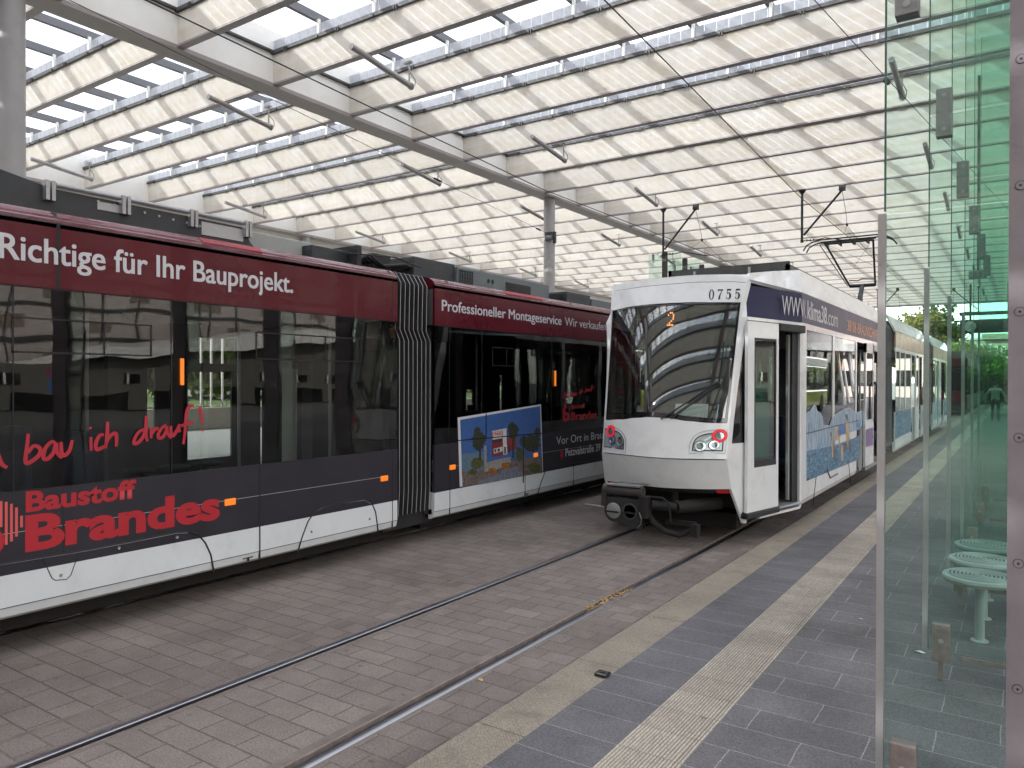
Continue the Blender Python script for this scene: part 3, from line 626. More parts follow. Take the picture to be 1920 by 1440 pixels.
# ------------------------------------------------------------------ burgundy tram (left)
XS, XF = -5.45, -7.75
def S1(u, v): p = onX(u, v, XS); return p.y, p.z
def wall(m, X, th, y0, y1, z0, z1, holes, mi=0):
    ys = sorted(set([y0, y1] + [min(max(h[i], y0), y1) for h in holes for i in (0, 1)])); zs = sorted(set([z0, z1] + [min(max(h[i], z0), z1) for h in holes for i in (2, 3)]))
    for a, b2 in zip(ys, ys[1:]):
        for c, d in zip(zs, zs[1:]):
            my, mz = (a+b2)/2, (c+d)/2
            if any(h[0] < my < h[1] and h[2] < mz < h[3] for h in holes): continue
            m.box(X, X+th, a, b2, c, d, mi)
    return m
T1 = thing('burgundy_tram', 'long articulated tram with burgundy roof band, black window band, grey advertising side and white skirt', 'tram', (-6.6, 6.2, 0))
PX = lambda p, q, t: (p, t, q)
def module1(y0, y1, holes, panes, hop, cap0=False, cap1=False):
    # near side
    wall(MB(), XS, -.03, y0, y1, .55, 1.09, []).build('side_panel', M['anth'], T1)
    MB().prism([(XS,.549),(XS,.34),(XS-.018,.275),(XS-.06,.25),(XS-.09,.25),(XS-.09,.549)], PX, y0, y1).build('skirt', M['white2'], T1)
    MB().box(XS, XS-.03, y0, y1, 2.442, 2.892).build('roof_band', M['burg'], T1)
    pr = [(XS,2.895),(XS-.004,2.915),(XS-.016,2.925),(XS-.022,2.94),(XS-.036,2.947),(XS-.05,2.962),(XS-.066,2.967),(XS-.085,2.982),(XS-.11,2.987),(XS-.17,3.0),(XS-.3,3.006),(XS-.3,2.86),(XS,2.86)]
    MB().prism(pr, PX, y0, y1).build('roof_fairing', M['burg2'], T1, smooth=False)
    ed = sorted(panes)
    for a, b2 in zip(ed, ed[1:]):
        MB().box(XS-.002, XS-.012, a+.004, b2-.004, 1.092, 2.438).build('window_pane', M['tglass'], T1)
    # seams, hopper frames
    m = MB()
    for e in ed[1:-1]: m.box(XS-.016, XS-.001, e-.004, e+.004, 1.09, 2.44)
    m.box(XS+.001, XS-.004, y0, y1, .334, .339); m.box(XS+.001, XS-.004, y0, y1, 2.886, 2.892); m.box(XS, XS-.02, y0, y1, 2.436, 2.445)
    m.build('seam', M['black_line'], T1)
    for a, b2, c, d in hop:
        m = MB(); w = .012
        for q in ((a,b2,c,c+w),(a,b2,d-w,d),(a,a+w,c,d),(b2-w,b2,c,d),((a*.38+b2*.62),(a*.38+b2*.62)+w,c,d)): m.box(XS+.001, XS-.004, *q)
        m.build('window_frame', M['black_line'], T1)
    # interior
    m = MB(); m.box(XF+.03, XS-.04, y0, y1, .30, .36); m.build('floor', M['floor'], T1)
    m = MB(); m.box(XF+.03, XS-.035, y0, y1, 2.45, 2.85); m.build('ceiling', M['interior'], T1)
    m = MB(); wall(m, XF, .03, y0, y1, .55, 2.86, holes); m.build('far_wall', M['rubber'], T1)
    m = MB()
    for h in holes: m.box(XF+.01, XF+.016, *h)
    m.build('far_window', M['wclear'], T1)
    MB().box(XF, XF+.05, y0, y1, .25, .549).build('skirt', M['white2'], T1)
    MB().box(XF+.02, XS-.28, y0, y1, 2.86, 3.0).build('roof', M['dgrey'], T1)
    m = MB(); m.box(XF+.1, XS-.095, y0, y1, .26, .30)
    m.box(XF+.3, XS-.30, y0+.1, y1-.1, .10, .26); m.build('underframe', M['under'], T1)
    if cap0: MB().box(XF, XS, y0-.02, y0, .25, 3.0).build('end_wall', M['rubber'], T1)
    if cap1: MB().box(XF, XS, y1, y1+.02, .25, 3.0).build('end_wall', M['rubber'], T1)
def rowseats(ys, xs):
    for y in ys:
        for x in xs:
            s = MB().box(x-.21, x+.21, y-.05, y+.38, .75, .83).build('passenger_seat', M['seat'], T1, bevel=.02)
            MB().box(x-.21, x+.21, y+.32, y+.40, .84, 1.42).build('backrest', M['seat'], s, bevel=.02)
M['wclear'] = glassmat('far_clear_glass', (.93,.95,.94), .04)
M['tglass'] = glassmat('tram_glass', (.62,.64,.63), .032, wave=.07, wscale=1.3)
hA = [(4.90,5.47,.92,1.91),(5.02,5.52,2.01,2.30),(4.43,4.52,1.29,1.95),(1.2,2.2,1.2,1.6)]
eA = [-6.0, -3.0, .2, 2.22, S1(322,600)[0], 5.875]
a1 = S1(22,600)[0]; a2 = S1(285,640)[0]
module1(-6.0, 5.875, hA, eA, [(a1, a2, 2.0, 2.24), (4.1, 5.35, 2.0, 2.24), (-2.5,-.6,2.0,2.24)], cap0=True)
hB = [(12.27,12.43,1.33,2.31),(10.01,10.2,1.2,1.66),(11.0,11.08,1.2,1.9)]
module1(6.485, 17.0, hB, [6.485, 6.75, S1(904,700)[0], S1(1035,700)[0], 13.0, 15.0, 17.0], [(7.6,8.1,2.0,2.24)])
module1(17.6, 27.0, [(18.5,21,1.2,2.2),(22,25,1.2,2.2)], [17.6, 19.6, 21.6, 24, 27.0], [], cap1=True)
rowseats((-3, -1.6, -.4, 1.2, 2.6), (-7.2, -6.1)); rowseats((7.6, 9.3, 14, 15.4), (-7.2, -6.1))
m = MB()
for y in (2.85, 4.62, 6.9, 8.7, 10.9): m.box(XS-.03, XS-.09, y, y+.13, .56, 2.44)
m.build('window_pillar', M['rubber'], T1)
for (y, x) in ((5.05,-7.0),(5.62,-6.2),(3.4,-6.9),(8.4,-6.3),(10.2,-6.8)):
    MB().tube([(x,y,.36),(x,y,2.45)], .018, 10).build('hand_pole', M['alu'], T1, smooth=True)
MB().box(-7.0, -6.75, 5.62, 5.66, .5, 1.95).build('partition', M['inlight'], T1)
# door outline and joints on the near side
m = MB()
def vs(u, z0, z1, w=.012, X=XS):
    y = S1(u, 700)[0]; m.box(X+.0015, X-.006, y-w/2, y+w/2, z0, z1)
vs(118,.62,1.09); vs(487,.27,1.09,.014); vs(985,.28,.90); vs(903,1.09,1.56,.01); 
y = S1(109,450)[0]; m.box(XS+.0015, XS-.01, y-.012, y+.012, 2.44, 2.90); m.prism([(XS+.002,2.895),(XS-.05,2.97),(XS-.17,3.006),(XS-.17,3.0),(XS-.05,2.955)], PX, y-.01, y+.01)
for yy in (5.80, 6.76, S1(1076,600)[0]):
    m.box(XS+.0015, XS-.006, yy-.005, yy+.005, .27, 1.09); m.box(XS+.0015, XS-.01, yy-.005, yy+.005, 2.44, 2.895); m.prism([(XS+.002,2.895),(XS-.05,2.97),(XS-.17,3.006),(XS-.17,3.0),(XS-.05,2.955)], PX, yy-.004, yy+.004)
m.build('panel_joint', M['black_line'], T1)
m = MB()
for a, b2 in ((-6,5.7),(6.75,17.0)): m.box(XS+.0012, XS-.003, a, b2, .818, .822)
m.build('trim_line', M['grey'], T1)
def hatch(pts, mat='black_line', r=.007):
    P = [(XS+.001, *S1(u, v)) for u, v in pts]
    MB().tube(P, r, 6).build('hatch_joint_or_glint', M[mat], T1)
hatch([(-60,1068),(0,1057),(160,1031),(250,1014),(330,998),(352,997),(372,1003),(385,1018),(395,1040),(401,1073)])
hatch([(-60,1070),(0,1059),(160,1033),(250,1016),(330,1000),(352,999)], 'alu', .0035)  # pale line painted along the joint as its highlight
hatch([(558,1036),(566,1008),(577,978),(588,962),(603,951),(640,943),(684,936),(697,943),(704,960),(709,997)])
hatch([(568,1002),(578,976),(589,962),(604,952),(640,944),(684,938),(695,944)], 'alu', .003)  # painted highlight on the second hatch joint
hatch([(1008,928),(1014,905),(1022,884),(1035,878),(1090,867),(1140,857)])
hatch([(80,1046),(97,1084),(104,1088),(125,1086),(133,1078),(148,1034)], 'black_line', .003)
for u, v in ((223,1027),(332,1007),(114,1079),(584,997),(693,973),(1089,883)):
    y, z = S1(u, v); MB().lathe([(.014,-.002),(.011,.004),(.004,.003)], (XS, y, z), ax='X', n=14).build('lock', M['chrome'], T1)
for u, v in ((465,1048),(988,927)):
    y, z = S1(u, v); q = MB(); q.box(XS+.002, XS-.002, y-.05, y+.05, z+.006, z+.014); q.box(XS+.002, XS-.002, y-.008, y+.012, z-.02, z+.006); q.build('jacking_mark', M['black_line'], T1)
# orange side lamps
for u, v in ((431,941),(720,897),(848,876),(1004,853)):
    y, z = S1(u, v); MB().box(XS-.002, XS+.012, y-.052, y+.052, z-.028, z+.028).build('marker_lamp', M['orange'], T1, bevel=.006)
for u, v0, v1 in ((340,672,722),(1040,695,724)):
    y, z0 = S1(u, v1); z1 = S1(u, v0)[1]; MB().box(XS, XS+.02, y-.014, y+.014, z0, z1).build('door_lamp', M['orange'], T1, bevel=.005)
# vents in the fairing
for u0, u1 in ((384,497),(953,1022)):
    ya, yb = S1(u0, 460)[0], S1(u1, 470)[0]; m = MB(); k = 30
    for i in range(k):
        y = ya+(yb-ya)*i/k; m.prism([(XS-.018,2.93),(XS-.075,2.975),(XS-.07,2.982),(XS-.012,2.938)], PX, y, y+(yb-ya)/k*.5)
    m.build('vent', pbr('vent_red', (.45,.05,.07), .3), T1)
# lettering
text('lettering', 'Richtige für Ihr Bauprojekt.', M['letter'], T1, XS, S1(-2,600)[0], S1(548,548)[0], 2.61, .165, 0, multi=.035)
text('lettering', 'Das', M['letter'], T1, XS, 1.55, 2.04, 2.61, .165, 0, multi=.035)
text('lettering', 'Professioneller Montageservice', M['letter'], T1, XS, S1(828,570)[0], S1(1052,600)[0], 2.615, .125, 0, multi=.03)
text('lettering', 'Wir verkaufen nicht nur', M['letter'], T1, XS, S1(1059,600)[0], S1(1059,600)[0]+2.2, 2.615, .125, .0)
text('lettering', 'Baustoff', M['red'], T1, XS, S1(48,940)[0], S1(255,920)[0], .948, .130, .035)
text('lettering', 'Brandes', M['red'], T1, XS, S1(47,1000)[0], S1(412,950)[0], .690, .225, .040)
text('lettering', 'Baustoff', M['red'], T1, XS, S1(1071,760)[0], S1(1096,760)[0], S1(1071,766)[1], .062, .02)
text('lettering', 'Brandes', M['red'], T1, XS, S1(1071,780)[0], S1(1119,780)[0], S1(1071,788)[1], .115, .03)
text('lettering', 'b', M['red'], T1, XS, S1(1055,780)[0], S1(1068,780)[0], S1(1056,789)[1], .17, .05)
y = S1(1057,770)[0]; MB().box(XS+.002, XS, y-.0, y+.08, S1(1057,766)[1], S1(1057,758)[1]).build('logo', M['red'], T1)
text('lettering', 'Vor Ort in Braunschweig', M['letter'], T1, XS, S1(1043,830)[0], S1(1043,830)[0]+2.25, .905, .115, 0)
text('lettering', 'Petzvalstraße 39', M['letter'], T1, XS, S1(1060,850)[0], S1(1125,840)[0], .715, .115, 0, multi=.03)
y, z = S1(1053,853)[0], .77
q = [(y+.045*math.cos(a), z+.045*math.sin(a)) for a in [R(-20+220*i/12) for i in range(13)]] + [(y, z-.10)]
MB().prism(q, lambda p, r_, t: (t, p, r_), XS, XS+.002).build('map_pin', M['red'], T1)
MB().lathe([(.016,0),(.016,.0025)], (XS+.0006, y, z), ax='X', n=14).build('map_pin_hole', M['anth'], T1)
# round logo left of the wordmark: vertical bars in a disc with a solid b
cy, cz = S1(-8, 985); rr = .155; m = MB()
for i in range(-5, 6):
    a = i*.03; h = math.sqrt(max(0, rr*rr-a*a))
    if i > -2: m.box(XS+.002, XS, cy+a-.008, cy+a+.008, cz-h*(.95 if i > 1 else .1), cz+h)
m.build('logo_bars', M['redlite'], T1)
text('lettering', 'b', M['red'], T1, XS+.001, cy-.17, cy+.05, cz-.19, .25, .05)
# handwriting
def catmull(P, k=6):
    out = []; P = [P[0]] + P + [P[-1]]
    for i in range(1, len(P)-2):
        for j in range(k):
            t = j/k; a, b2, c, d = P[i-1], P[i], P[i+1], P[i+2]
            out.append(tuple(.5*((2*b2[q])+(-a[q]+c[q])*t+(2*a[q]-5*b2[q]+4*c[q]-d[q])*t*t+(-a[q]+3*b2[q]-3*c[q]+d[q])*t**3) for q in (0, 1)))
    out.append(P[-2]); return out
def script(strokes, fn, w, name='lettering'):
    m = MB()
    for st in strokes:
        Q = catmull(st) if len(st) > 2 else st; Q = [fn(*p) for p in Q]; n = len(Q)
        if n < 2: continue
        L_, R_ = [], []
        for i in range(n):
            dx = Q[min(i+1,n-1)][0]-Q[max(i-1,0)][0]; dz = Q[min(i+1,n-1)][1]-Q[max(i-1,0)][1]; l = math.hypot(dx, dz) or 1
            ww = w*(.75+.25*math.sin(PI*i/(n-1)))
            L_.append((Q[i][0]-dz/l*ww, Q[i][1]+dx/l*ww)); R_.append((Q[i][0]+dz/l*ww, Q[i][1]-dx/l*ww))
        for i in range(n-1): o_ = .0003*((i+3*len(m.v)//8) % 6); m.prism([L_[i], R_[i], R_[i+1], L_[i+1]], lambda p, q, t: (t, p, q), XS+.0005, XS+.0022+o_+.00004*(i % 9))
    return m.build(name, M['red2'], T1)
c2 = lambda *a: [(a[i]/3, 720+a[i+1]/3) for i in range(0, len(a), 2)]
ST = [c2(-60,470,-50,400,-25,370,-12,400,10,450,40,470), c2(-120,480,-125,330,-90,300,-60,360,-90,460,-120,480),
 c2(158,280,152,350,143,438,175,436,222,395,222,360,190,348,158,385), c2(312,335,290,325,255,360,243,412,265,422,300,385,315,335,318,375,330,400,348,415),
 c2(343,325,345,380,360,402,390,375,405,315), c2(510,298,512,375), c2(503,243,512,252), c2(585,285,560,290,538,335,545,368,570,360,595,345),
 c2(604,212,602,290,592,362), c2(594,335,620,292,650,278,655,312,652,352),
 c2(812,255,780,270,755,310,755,335,785,322,815,270,823,180,820,250,822,300,830,322), c2(848,245,850,305), c2(850,285,870,255,892,250),
 c2(935,232,912,245,890,280,893,303,915,298,935,262,938,238,942,275,962,305), c2(960,235,962,275,975,290,1000,250,1008,225), c2(1008,225,1004,255,1012,270),
 c2(1088,130,1075,122,1055,140,1045,190,1040,270,1030,338), c2(1018,235,1060,222,1085,212), c2(1122,128,1130,170,1135,220), c2(1134,255,1144,262)]
script(ST, lambda u, v: S1(u, v), .0135)
# small repeat of the script on the second car
bx, bz = S1(1056,745); sc = .00252*.98
def small(u, v): return bx + (u+52)*.00215, bz + .0 + (868-v)*.00135 + (u+52)*.00005
script([[p for p in st] for st in ST], small, .0095)
# the printed picture of a shop on the second car
ya, yb, z0p, z1p = S1(858,800)[0], S1(1016,800)[0], .565, S1(940,770)[1]-.0
pic = MB().prism([(S1(862,912)[0],.565),(S1(1018,884)[0],.565),(S1(1014,758)[0],S1(1014,758)[1]),(S1(858,783)[0],S1(858,783)[1])], lambda p, q, t: (t, p, q), XS, XS+.002).build('picture_panel', M['letter'], T1)
def pp(u, v): return S1(u, v)
def pm(name, col, polys, d, rough=.35, var=.15):
    m = MB()
    for i_, pl in enumerate(polys): m.prism([pp(*p) for p in pl], lambda p, q, t: (t, p, q), XS+.001, XS+d+i_*.00009)
    return m.build(name, pbr('print_'+name, col, rough, var=var*1.3, scale=26), pic)
z6 = lambda *a: [(840+a[i]/9.6, 780+a[i+1]/9.6) for i in range(0, len(a), 2)]
pm('printed_sky', (.045,.11,.30), [z6(215,70,1655,-180,1695,1010,262,1270)], .003)
pm('printed_horizon', (.10,.16,.22), [z6(240,690,640,640,650,1000,245,1060)], .0035)
pm('printed_ground', (.14,.11,.10), [z6(245,1000,500,1000,800,900,1300,760,1690,740,1695,1020,262,1275)], .004, var=.5)
pm('printed_stone', (.16,.17,.21), [z6(520,1180,860,1060,1330,1000,1350,1080,560,1240), z6(940,980,1250,900,1350,1060,980,1150)], .0045, var=.3)
pm('printed_wall', (.25,.24,.22), [z6(650,850,850,790,1120,730,1130,830,960,860,960,930,860,960,650,1010), z6(640,540,690,530,690,850,650,860)], .0045, var=.2)
pm('printed_shop', (.22,.03,.035), [z6(785,290,975,250,990,700,790,740), z6(1060,400,1225,380,1230,590,1070,640)], .0046)
pm('printed_facade', (.55,.55,.52), [z6(975,250,1045,220,1060,690,990,700), z6(815,590,975,550,980,630,820,680), z6(790,270,1050,220,1050,240,790,300), z6(800,300,965,270,968,360,800,380),z6(795,400,985,370,985,400,798,430)], .0050)
pm('printed_windows', (.03,.05,.07), [z6(830,600,860,592,862,650,832,658), z6(885,590,925,582,927,635,887,645), z6(1005,560,1035,552,1037,680,1008,690), z6(1085,540,1110,534,1112,650,1088,656), z6(800,430,975,395,975,450,800,480)], .0054)
text('printed_sign', 'b Brandes', M['red'], T1, XS+.0044, *(pp(*z6(808,350)[0])[0], pp(*z6(955,330)[0])[0]), pp(*z6(808,355)[0])[1], .05, .02)
def blob(cx, cy, rx, ry, k=18):
    k = k*2
    return z6(*[q for i in range(k) for q in (cx+rx*math.cos(2*PI*i/k)*random.uniform(.72,1.15), cy+ry*math.sin(2*PI*i/k)*random.uniform(.72,1.15))])
pm('printed_foliage', (.035,.04,.022), [blob(545,440,125,170,26), blob(520,280,60,90,20), blob(1165,270,95,160,26), blob(1370,470,90,110,22), blob(1500,480,170,160,26), blob(1610,300,60,90), z6(555,560,585,560,590,800,560,800), z6(1155,420,1180,420,1180,760,1155,760)], .0058, var=.5)
pm('printed_planting', (.07,.075,.025), [blob(520,850,110,110,20), blob(1290,690,80,130,20), blob(440,1010,80,70), blob(1560,930,130,90)], .0060, var=.5)
pm('printed_shrubs', (.28,.11,.02), [blob(790,990,75,60), blob(1035,900,75,60)], .0062, var=.4)
m = MB()
ja, jb = S1(858,826), S1(1018,812)
m.prism([(ja[0],ja[1]-.006),(jb[0],jb[1]-.006),(jb[0],jb[1]+.006),(ja[0],ja[1]+.006)], lambda p, q, t: (t, p, q), XS, XS+.0072)
for u, v0, v1 in ((911,775,823),(981,818,905)):
    y = S1(u, 800)[0]; m.box(XS, XS+.0072, y-.007, y+.007, S1(u,v1)[1], S1(u,v0)[1])
m.build('picture_joint', M['black_line'], pic)

# bellows between the cars
def bellows(T, y0, y1, x0, x1, z0, z1, kink, n=8, silver='alu'):
    be = MB(); P0 = []
    pth = [(x0, z0+.10), (x0, z0+.35), (x0+.0, kink-.06), (x0-.02, kink+.06), (x0-.02, z1-.12), (x0-.10, z1), ((x0+x1)/2, z1), (x1+.10, z1), (x1+.02, z1-.12), (x1, z0+.35), (x1, z0+.1)]
    sh = [.02, .0, .0, .045, .03, .03, 0, 0, 0, 0, 0]
    ny = n*2+1; ys = [y0+(y1-y0)*i/(ny-1) for i in range(ny)]
    vs_, fs = [], []
    cx, cz = (x0+x1)/2, (z0+z1)/2
    for i, y in enumerate(ys):
        d = .0 if i % 2 else .10
        for (x, z), s in zip(pth, sh):
            ddx, ddz = (d if x < cx else -d if x > cx else 0), (-d if z > z1-.2 else 0)
            vs_.append((x + (ddx if abs(x-cx) > .1 else 0), y - s, z + ddz))
    k = len(pth)
    for i in range(ny-1):
        for j in range(k-1): fs.append((i*k+j, i*k+j+1, (i+1)*k+j+1, (i+1)*k+j))
    b_ = be.add(vs_, fs).build('bellows', M['rubber'], T, smooth=False, fix=False)
    s_ = b_.modifiers.new('thick', 'SOLIDIFY'); s_.thickness = .006
    m = MB()
    for i in range(1, ny, 2):
        m.tube([(x + (.004 if x > cx else 0), ys[i]-s, z) for (x, z), s in zip(pth[:7], sh[:7])], .0038, 6)
    m.build('bellows_edge', M[silver], b_)
bellows(T1, 5.90, 6.47, XS-.03, XF+.03, .27, 2.99, 2.31, 8)
bellows(T1, 17.0, 17.6, XS-.03, XF+.03, .27, 2.99, 2.31, 8)
MB().box(XF+.15, XS-.14, 5.8, 6.6, .2, 2.9).build('gangway', M['rubber'], T1)
MB().box(XF+.15, XS-.14, 16.95, 17.65, .2, 2.9).build('gangway', M['rubber'], T1)
for y in (1.2, 3.0, 9.2, 11.0, 21, 22.8):
    for x in (-7.145, -6.015): MB().lathe([(.3,-.05),(.3,.04),(.27,.05)], (x, y, .305), ax='X', n=28).build('wheel', M['under'], T1)
# roof equipment
def rb(name, u0, u1, v, mat, X0=-5.62, X1=-7.45, zb=2.99, vv=None, bev=.012, dz=0):
    a, b2 = onX(u0, v, X0), onX(u1, vv or v, X0)
    z = a.z + dz
    return MB().box(X0, X1, a.y, b2.y, zb, z).build(name, mat, T1, bevel=bev)
X0 = -5.72
pa, pb = onX(97, 348, X0), onX(463, 429, X0)
bx_ = MB().prism([(pa.y-2.6,2.99),(pa.y-2.6,3.25),(pa.y-.9,3.36),(pa.y,pa.z-.02),(pb.y-.03,pa.z-.03),(pb.y,pa.z-.08),(pb.y+.03,3.06),(pb.y+.12,2.99)], lambda p, q, t: (t, p, q), X0, X0-1.6).build('roof_cabinet', M['roofbox'], T1)
m = MB(); zt = pa.z + .005
m.tube([(X0+.02, pa.y+.02, zt), (X0+.02, pb.y, zt)], .017, 10)
for u in (232, 359, 90, 461):
    y = onX(u, 380, X0).y
    m.box(X0-.01, X0+.05, y-.035, y-.008, zt-.12, zt+.02); m.box(X0-.01, X0+.05, y+.005, y+.03, zt-.12, zt+.02)
m.build('cabinet_rail', M['alu'], bx_)
m = MB()
for u0, u1, z0_, z1_ in ((377,455,3.05,3.16),): 
    y0_, y1_ = onX(u0,430,X0).y, onX(u1,440,X0).y
    m.box(X0-.002, X0+.008, y0_, y1_, z0_, z1_)
y0_ = onX(182,400,X0).y; m.box(X0-.002, X0+.006, y0_, y0_+.22, 3.10, 3.16)
for i in range(9): m.lathe([(.01,0),(.01,.01)], (X0, 2.9+i*.12, 3.16-.006*i), ax='X', n=8)
m.build('cabinet_plate', M['alu'], bx_)
def eq(name, u0, v0, u1, mat, X0=-5.85, X1=-7.3, top=None, bev=.012):
    a, b2 = onX(u0, v0, X0), onX(u1, v0, X0); z = top or a.z
    return MB().box(X0, X1, a.y, b2.y, 2.99, z).build(name, M[mat], T1, bevel=bev)
eq('roof_box', 470, 433, 583, 'pale', -6.1)
eq('roof_box', 585, 468, 655, 'roofbox', -5.95, top=3.20)
eq('roof_box', 700, 486, 733, 'rubber', -5.95, top=3.24)
eq('roof_box', 776, 491, 853, 'roofbox', -5.85, top=3.27)
o = eq('air_conditioner', 858, 512, 1030, 'accase', -5.8, top=3.24)
m = MB(); ya, yb = onX(860,520,-5.8).y, onX(888,520,-5.8).y
for i in range(9): m.box(-5.8, -5.793, ya+(yb-ya)*i/9, ya+(yb-ya)*(i+.35)/9, 3.02, 3.21)
for i in range(5): m.box(-5.8, -5.793, ya, yb, 3.03+.04*i, 3.035+.04*i)
y = onX(916,520,-5.8).y
for d in (0, .09): m.lathe([(.028,0),(.028,.006)], (-5.8, y+d, 3.13), ax='X', n=14)
ya, yb = onX(948,530,-5.8).y, onX(994,540,-5.8).y; m.box(-5.8, -5.79, ya, yb, 3.0, 3.16)
m.build('grille', M['rubber'], o)
eq('roof_box', 1042, 548, 1062, 'rubber', -5.9, top=3.16); eq('roof_box', 1063, 550, 1107, 'roofbox', -5.8, top=3.20); eq('roof_box', 1110, 560, 1150, 'accase', -5.8, top=3.16)
m = MB(); y0_, y1_ = onX(655,480,-5.9).y, onX(776,500,-5.9).y
for i in range(5): m.tube([(-5.88-.05*i, y0_+.1, 3.12), (-5.9-.05*i, y0_+.3, 3.20-.01*i), (-5.9-.05*i, (y0_+y1_)/2, 3.10), (-5.9-.05*i, y1_-.15, 3.16-.02*i), (-5.9-.05*i, y1_+.1, 3.12)], .018, 8)
m.tube([(-5.8, y0_-.2, 3.14), (-5.8, y0_+.6, 3.2), (-5.8, y1_, 3.14)], .008, 6); m.box(-5.8, -6.4, y0_+.02, y0_+.08, 3.0, 3.25)
m.build('roof_cables', M['rubber'], T1, smooth=True)
# ------------------------------------------------------------------ white tram (right)
XC = -3.348; HW = 1.15; XR_ = XC+HW
T2 = thing('white_tram', 'white articulated tram with open doors and an iceberg picture on its side', 'tram', (XC, 8.4, 0))
LV = [(3.02,8.41,.83,.20),(2.92,8.38,.842,.20),(2.69,8.30,.812,.215),(1.36,8.02,.757,.27),(.97,7.95,.748,.28),(.64,8.06,.766,.27),(.25,8.25,.84,.24)]
def lv(z):
    if z >= LV[0][0]: return LV[0][1:]
    for a, b2 in zip(LV, LV[1:]):
        if z >= b2[0]:
            t = (z-b2[0])/(a[0]-b2[0]); return tuple(b2[i]+(a[i]-b2[i])*t for i in (1, 2, 3))
    return LV[-1][1:]
def face(s, z, off=0):
    yc, w, bg_ = lv(z); y = yc - bg_*(1-s*s); x = XC + s*w
    nx = 2*bg_*s/w * 1.0; l = math.hypot(1, nx)
    return Vector((x + off*nx/l, y - off/l, z))
def fhit(u, v):
    Y = 8.1
    for _ in range(12):
        p = onY(u, v, Y); yc, w, bg_ = lv(p.z); s = (p.x-XC)/w; s = max(-1.15, min(1.15, s)); Y = yc - bg_*(1-s*s)
    return s, p.z
def fpatch(name, mat, f0, f1, s0=-1, s1=1, ns=24, nz=6, off=0, th=.02, parent=T2, smooth=True):
    m = MB(); F_, B_ = [], []
    for i in range(ns+1):
        s = s0+(s1-s0)*i/ns; a, b2 = f0(s), f1(s)
        for j in range(nz+1):
            z = a+(b2-a)*j/nz; F_.append(face(s, z, off)); B_.append(face(s, z, off-th))
    k = nz+1; nn = len(F_); fs = []
    for i in range(ns):
        for j in range(nz):
            q = (i*k+j, (i+1)*k+j, (i+1)*k+j+1, i*k+j+1); fs.append(q); fs.append(tuple(nn+t for t in q[::-1]))
    for i in range(ns): fs.append((i*k, nn+i*k, nn+(i+1)*k, (i+1)*k)); fs.append((i*k+nz, (i+1)*k+nz, nn+(i+1)*k+nz, nn+i*k+nz))
    for j in range(nz): fs.append((j, j+1, nn+j+1, nn+j)); fs.append((ns*k+j, nn+ns*k+j, nn+ns*k+j+1, ns*k+j+1))
    return m.add(F_+B_, fs).build(name, M[mat], parent, smooth=smooth)
def interp(tab):
    def f(s):
        if s <= tab[0][0]: return tab[0][1]
        for a, b2 in zip(tab, tab[1:]):
            if s <= b2[0]:
                t = (s-a[0])/(b2[0]-a[0]); t = t*t*(3-2*t); return a[1]+(b2[1]-a[1])*t
        return tab[-1][1]
    return f
wb = interp([fhit(*q) for q in ((1133,787),(1165,786),(1192,783),(1218,781.5),(1255,784),(1290,789),(1330,792.5),(1367,793))])
wt = interp([fhit(*q) for q in ((1146,583),(1190,574),(1230,570),(1290,567),(1350,567),(1392,567))])
pl = interp([fhit(*q) for q in ((1129,848),(1170,853),(1253,860),(1310,861.5),(1362,862))])
bb = interp([fhit(*q) for q in ((1134,900),(1180,907),(1240,914),(1310,917),(1371,917))])
tl = interp([fhit(*q) for q in ((1147,547),(1220,536.5),(1300,530),(1365,528.5),(1400,530))])
fpatch('windscreen', 'wscreen', wb, wt, -.975, .975, 28, 10, off=-.012, th=.008)
fpatch('screen_border', 'black', lambda s: wb(s)+.0, lambda s: wb(s)+.05, -.975, .975, off=-.008, th=.003)
fpatch('screen_border', 'black', wt, lambda s: wt(s)-.025, -.975, .975, off=-.008, th=.003)
fpatch('screen_border', 'black', wb, wt, -.975, -.925, 2, 10, off=-.008, th=.003)
fpatch('screen_border', 'black', wb, wt, .945, .975, 2, 10, off=-.008, th=.003)
fpatch('nose_panel', 'white', lambda s: pl(s)+.006, lambda s: wb(s)-.004, off=.0, th=.03, ns=32, nz=10)
fpatch('bumper_panel', 'white', bb, lambda s: pl(s)-.006, off=.004, th=.04)
fpatch('panel_gap', 'black_line', lambda s: bb(s)+.02, lambda s: wb(s)-.02, -.985, .985, off=-.02, th=.01)
fpatch('header_panel', 'white', lambda s: wt(s)+.003, tl, off=.0, th=.03)
fpatch('top_panel', 'white', lambda s: tl(s)+.006, lambda s: tl(s)+.09, off=-.004, th=.05)
fpatch('side_frame', 'white', lambda s: wb(s)-.01, lambda s: wt(s)+.01, -1.0, -.972, 2, 10, off=0, th=.03)
fpatch('side_frame', 'white', lambda s: wb(s)-.01, lambda s: wt(s)+.01, .972, 1.0, 2, 10, off=0, th=.03)
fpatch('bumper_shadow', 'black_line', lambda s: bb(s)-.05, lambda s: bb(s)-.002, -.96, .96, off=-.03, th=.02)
for s0, s1 in ((-.96,-.80),(.82,.97)): fpatch('red_reflector', 'reflred', lambda s: bb(s)-.052, lambda s: bb(s)-.012, s0, s1, 4, 1, off=-.02, th=.01)
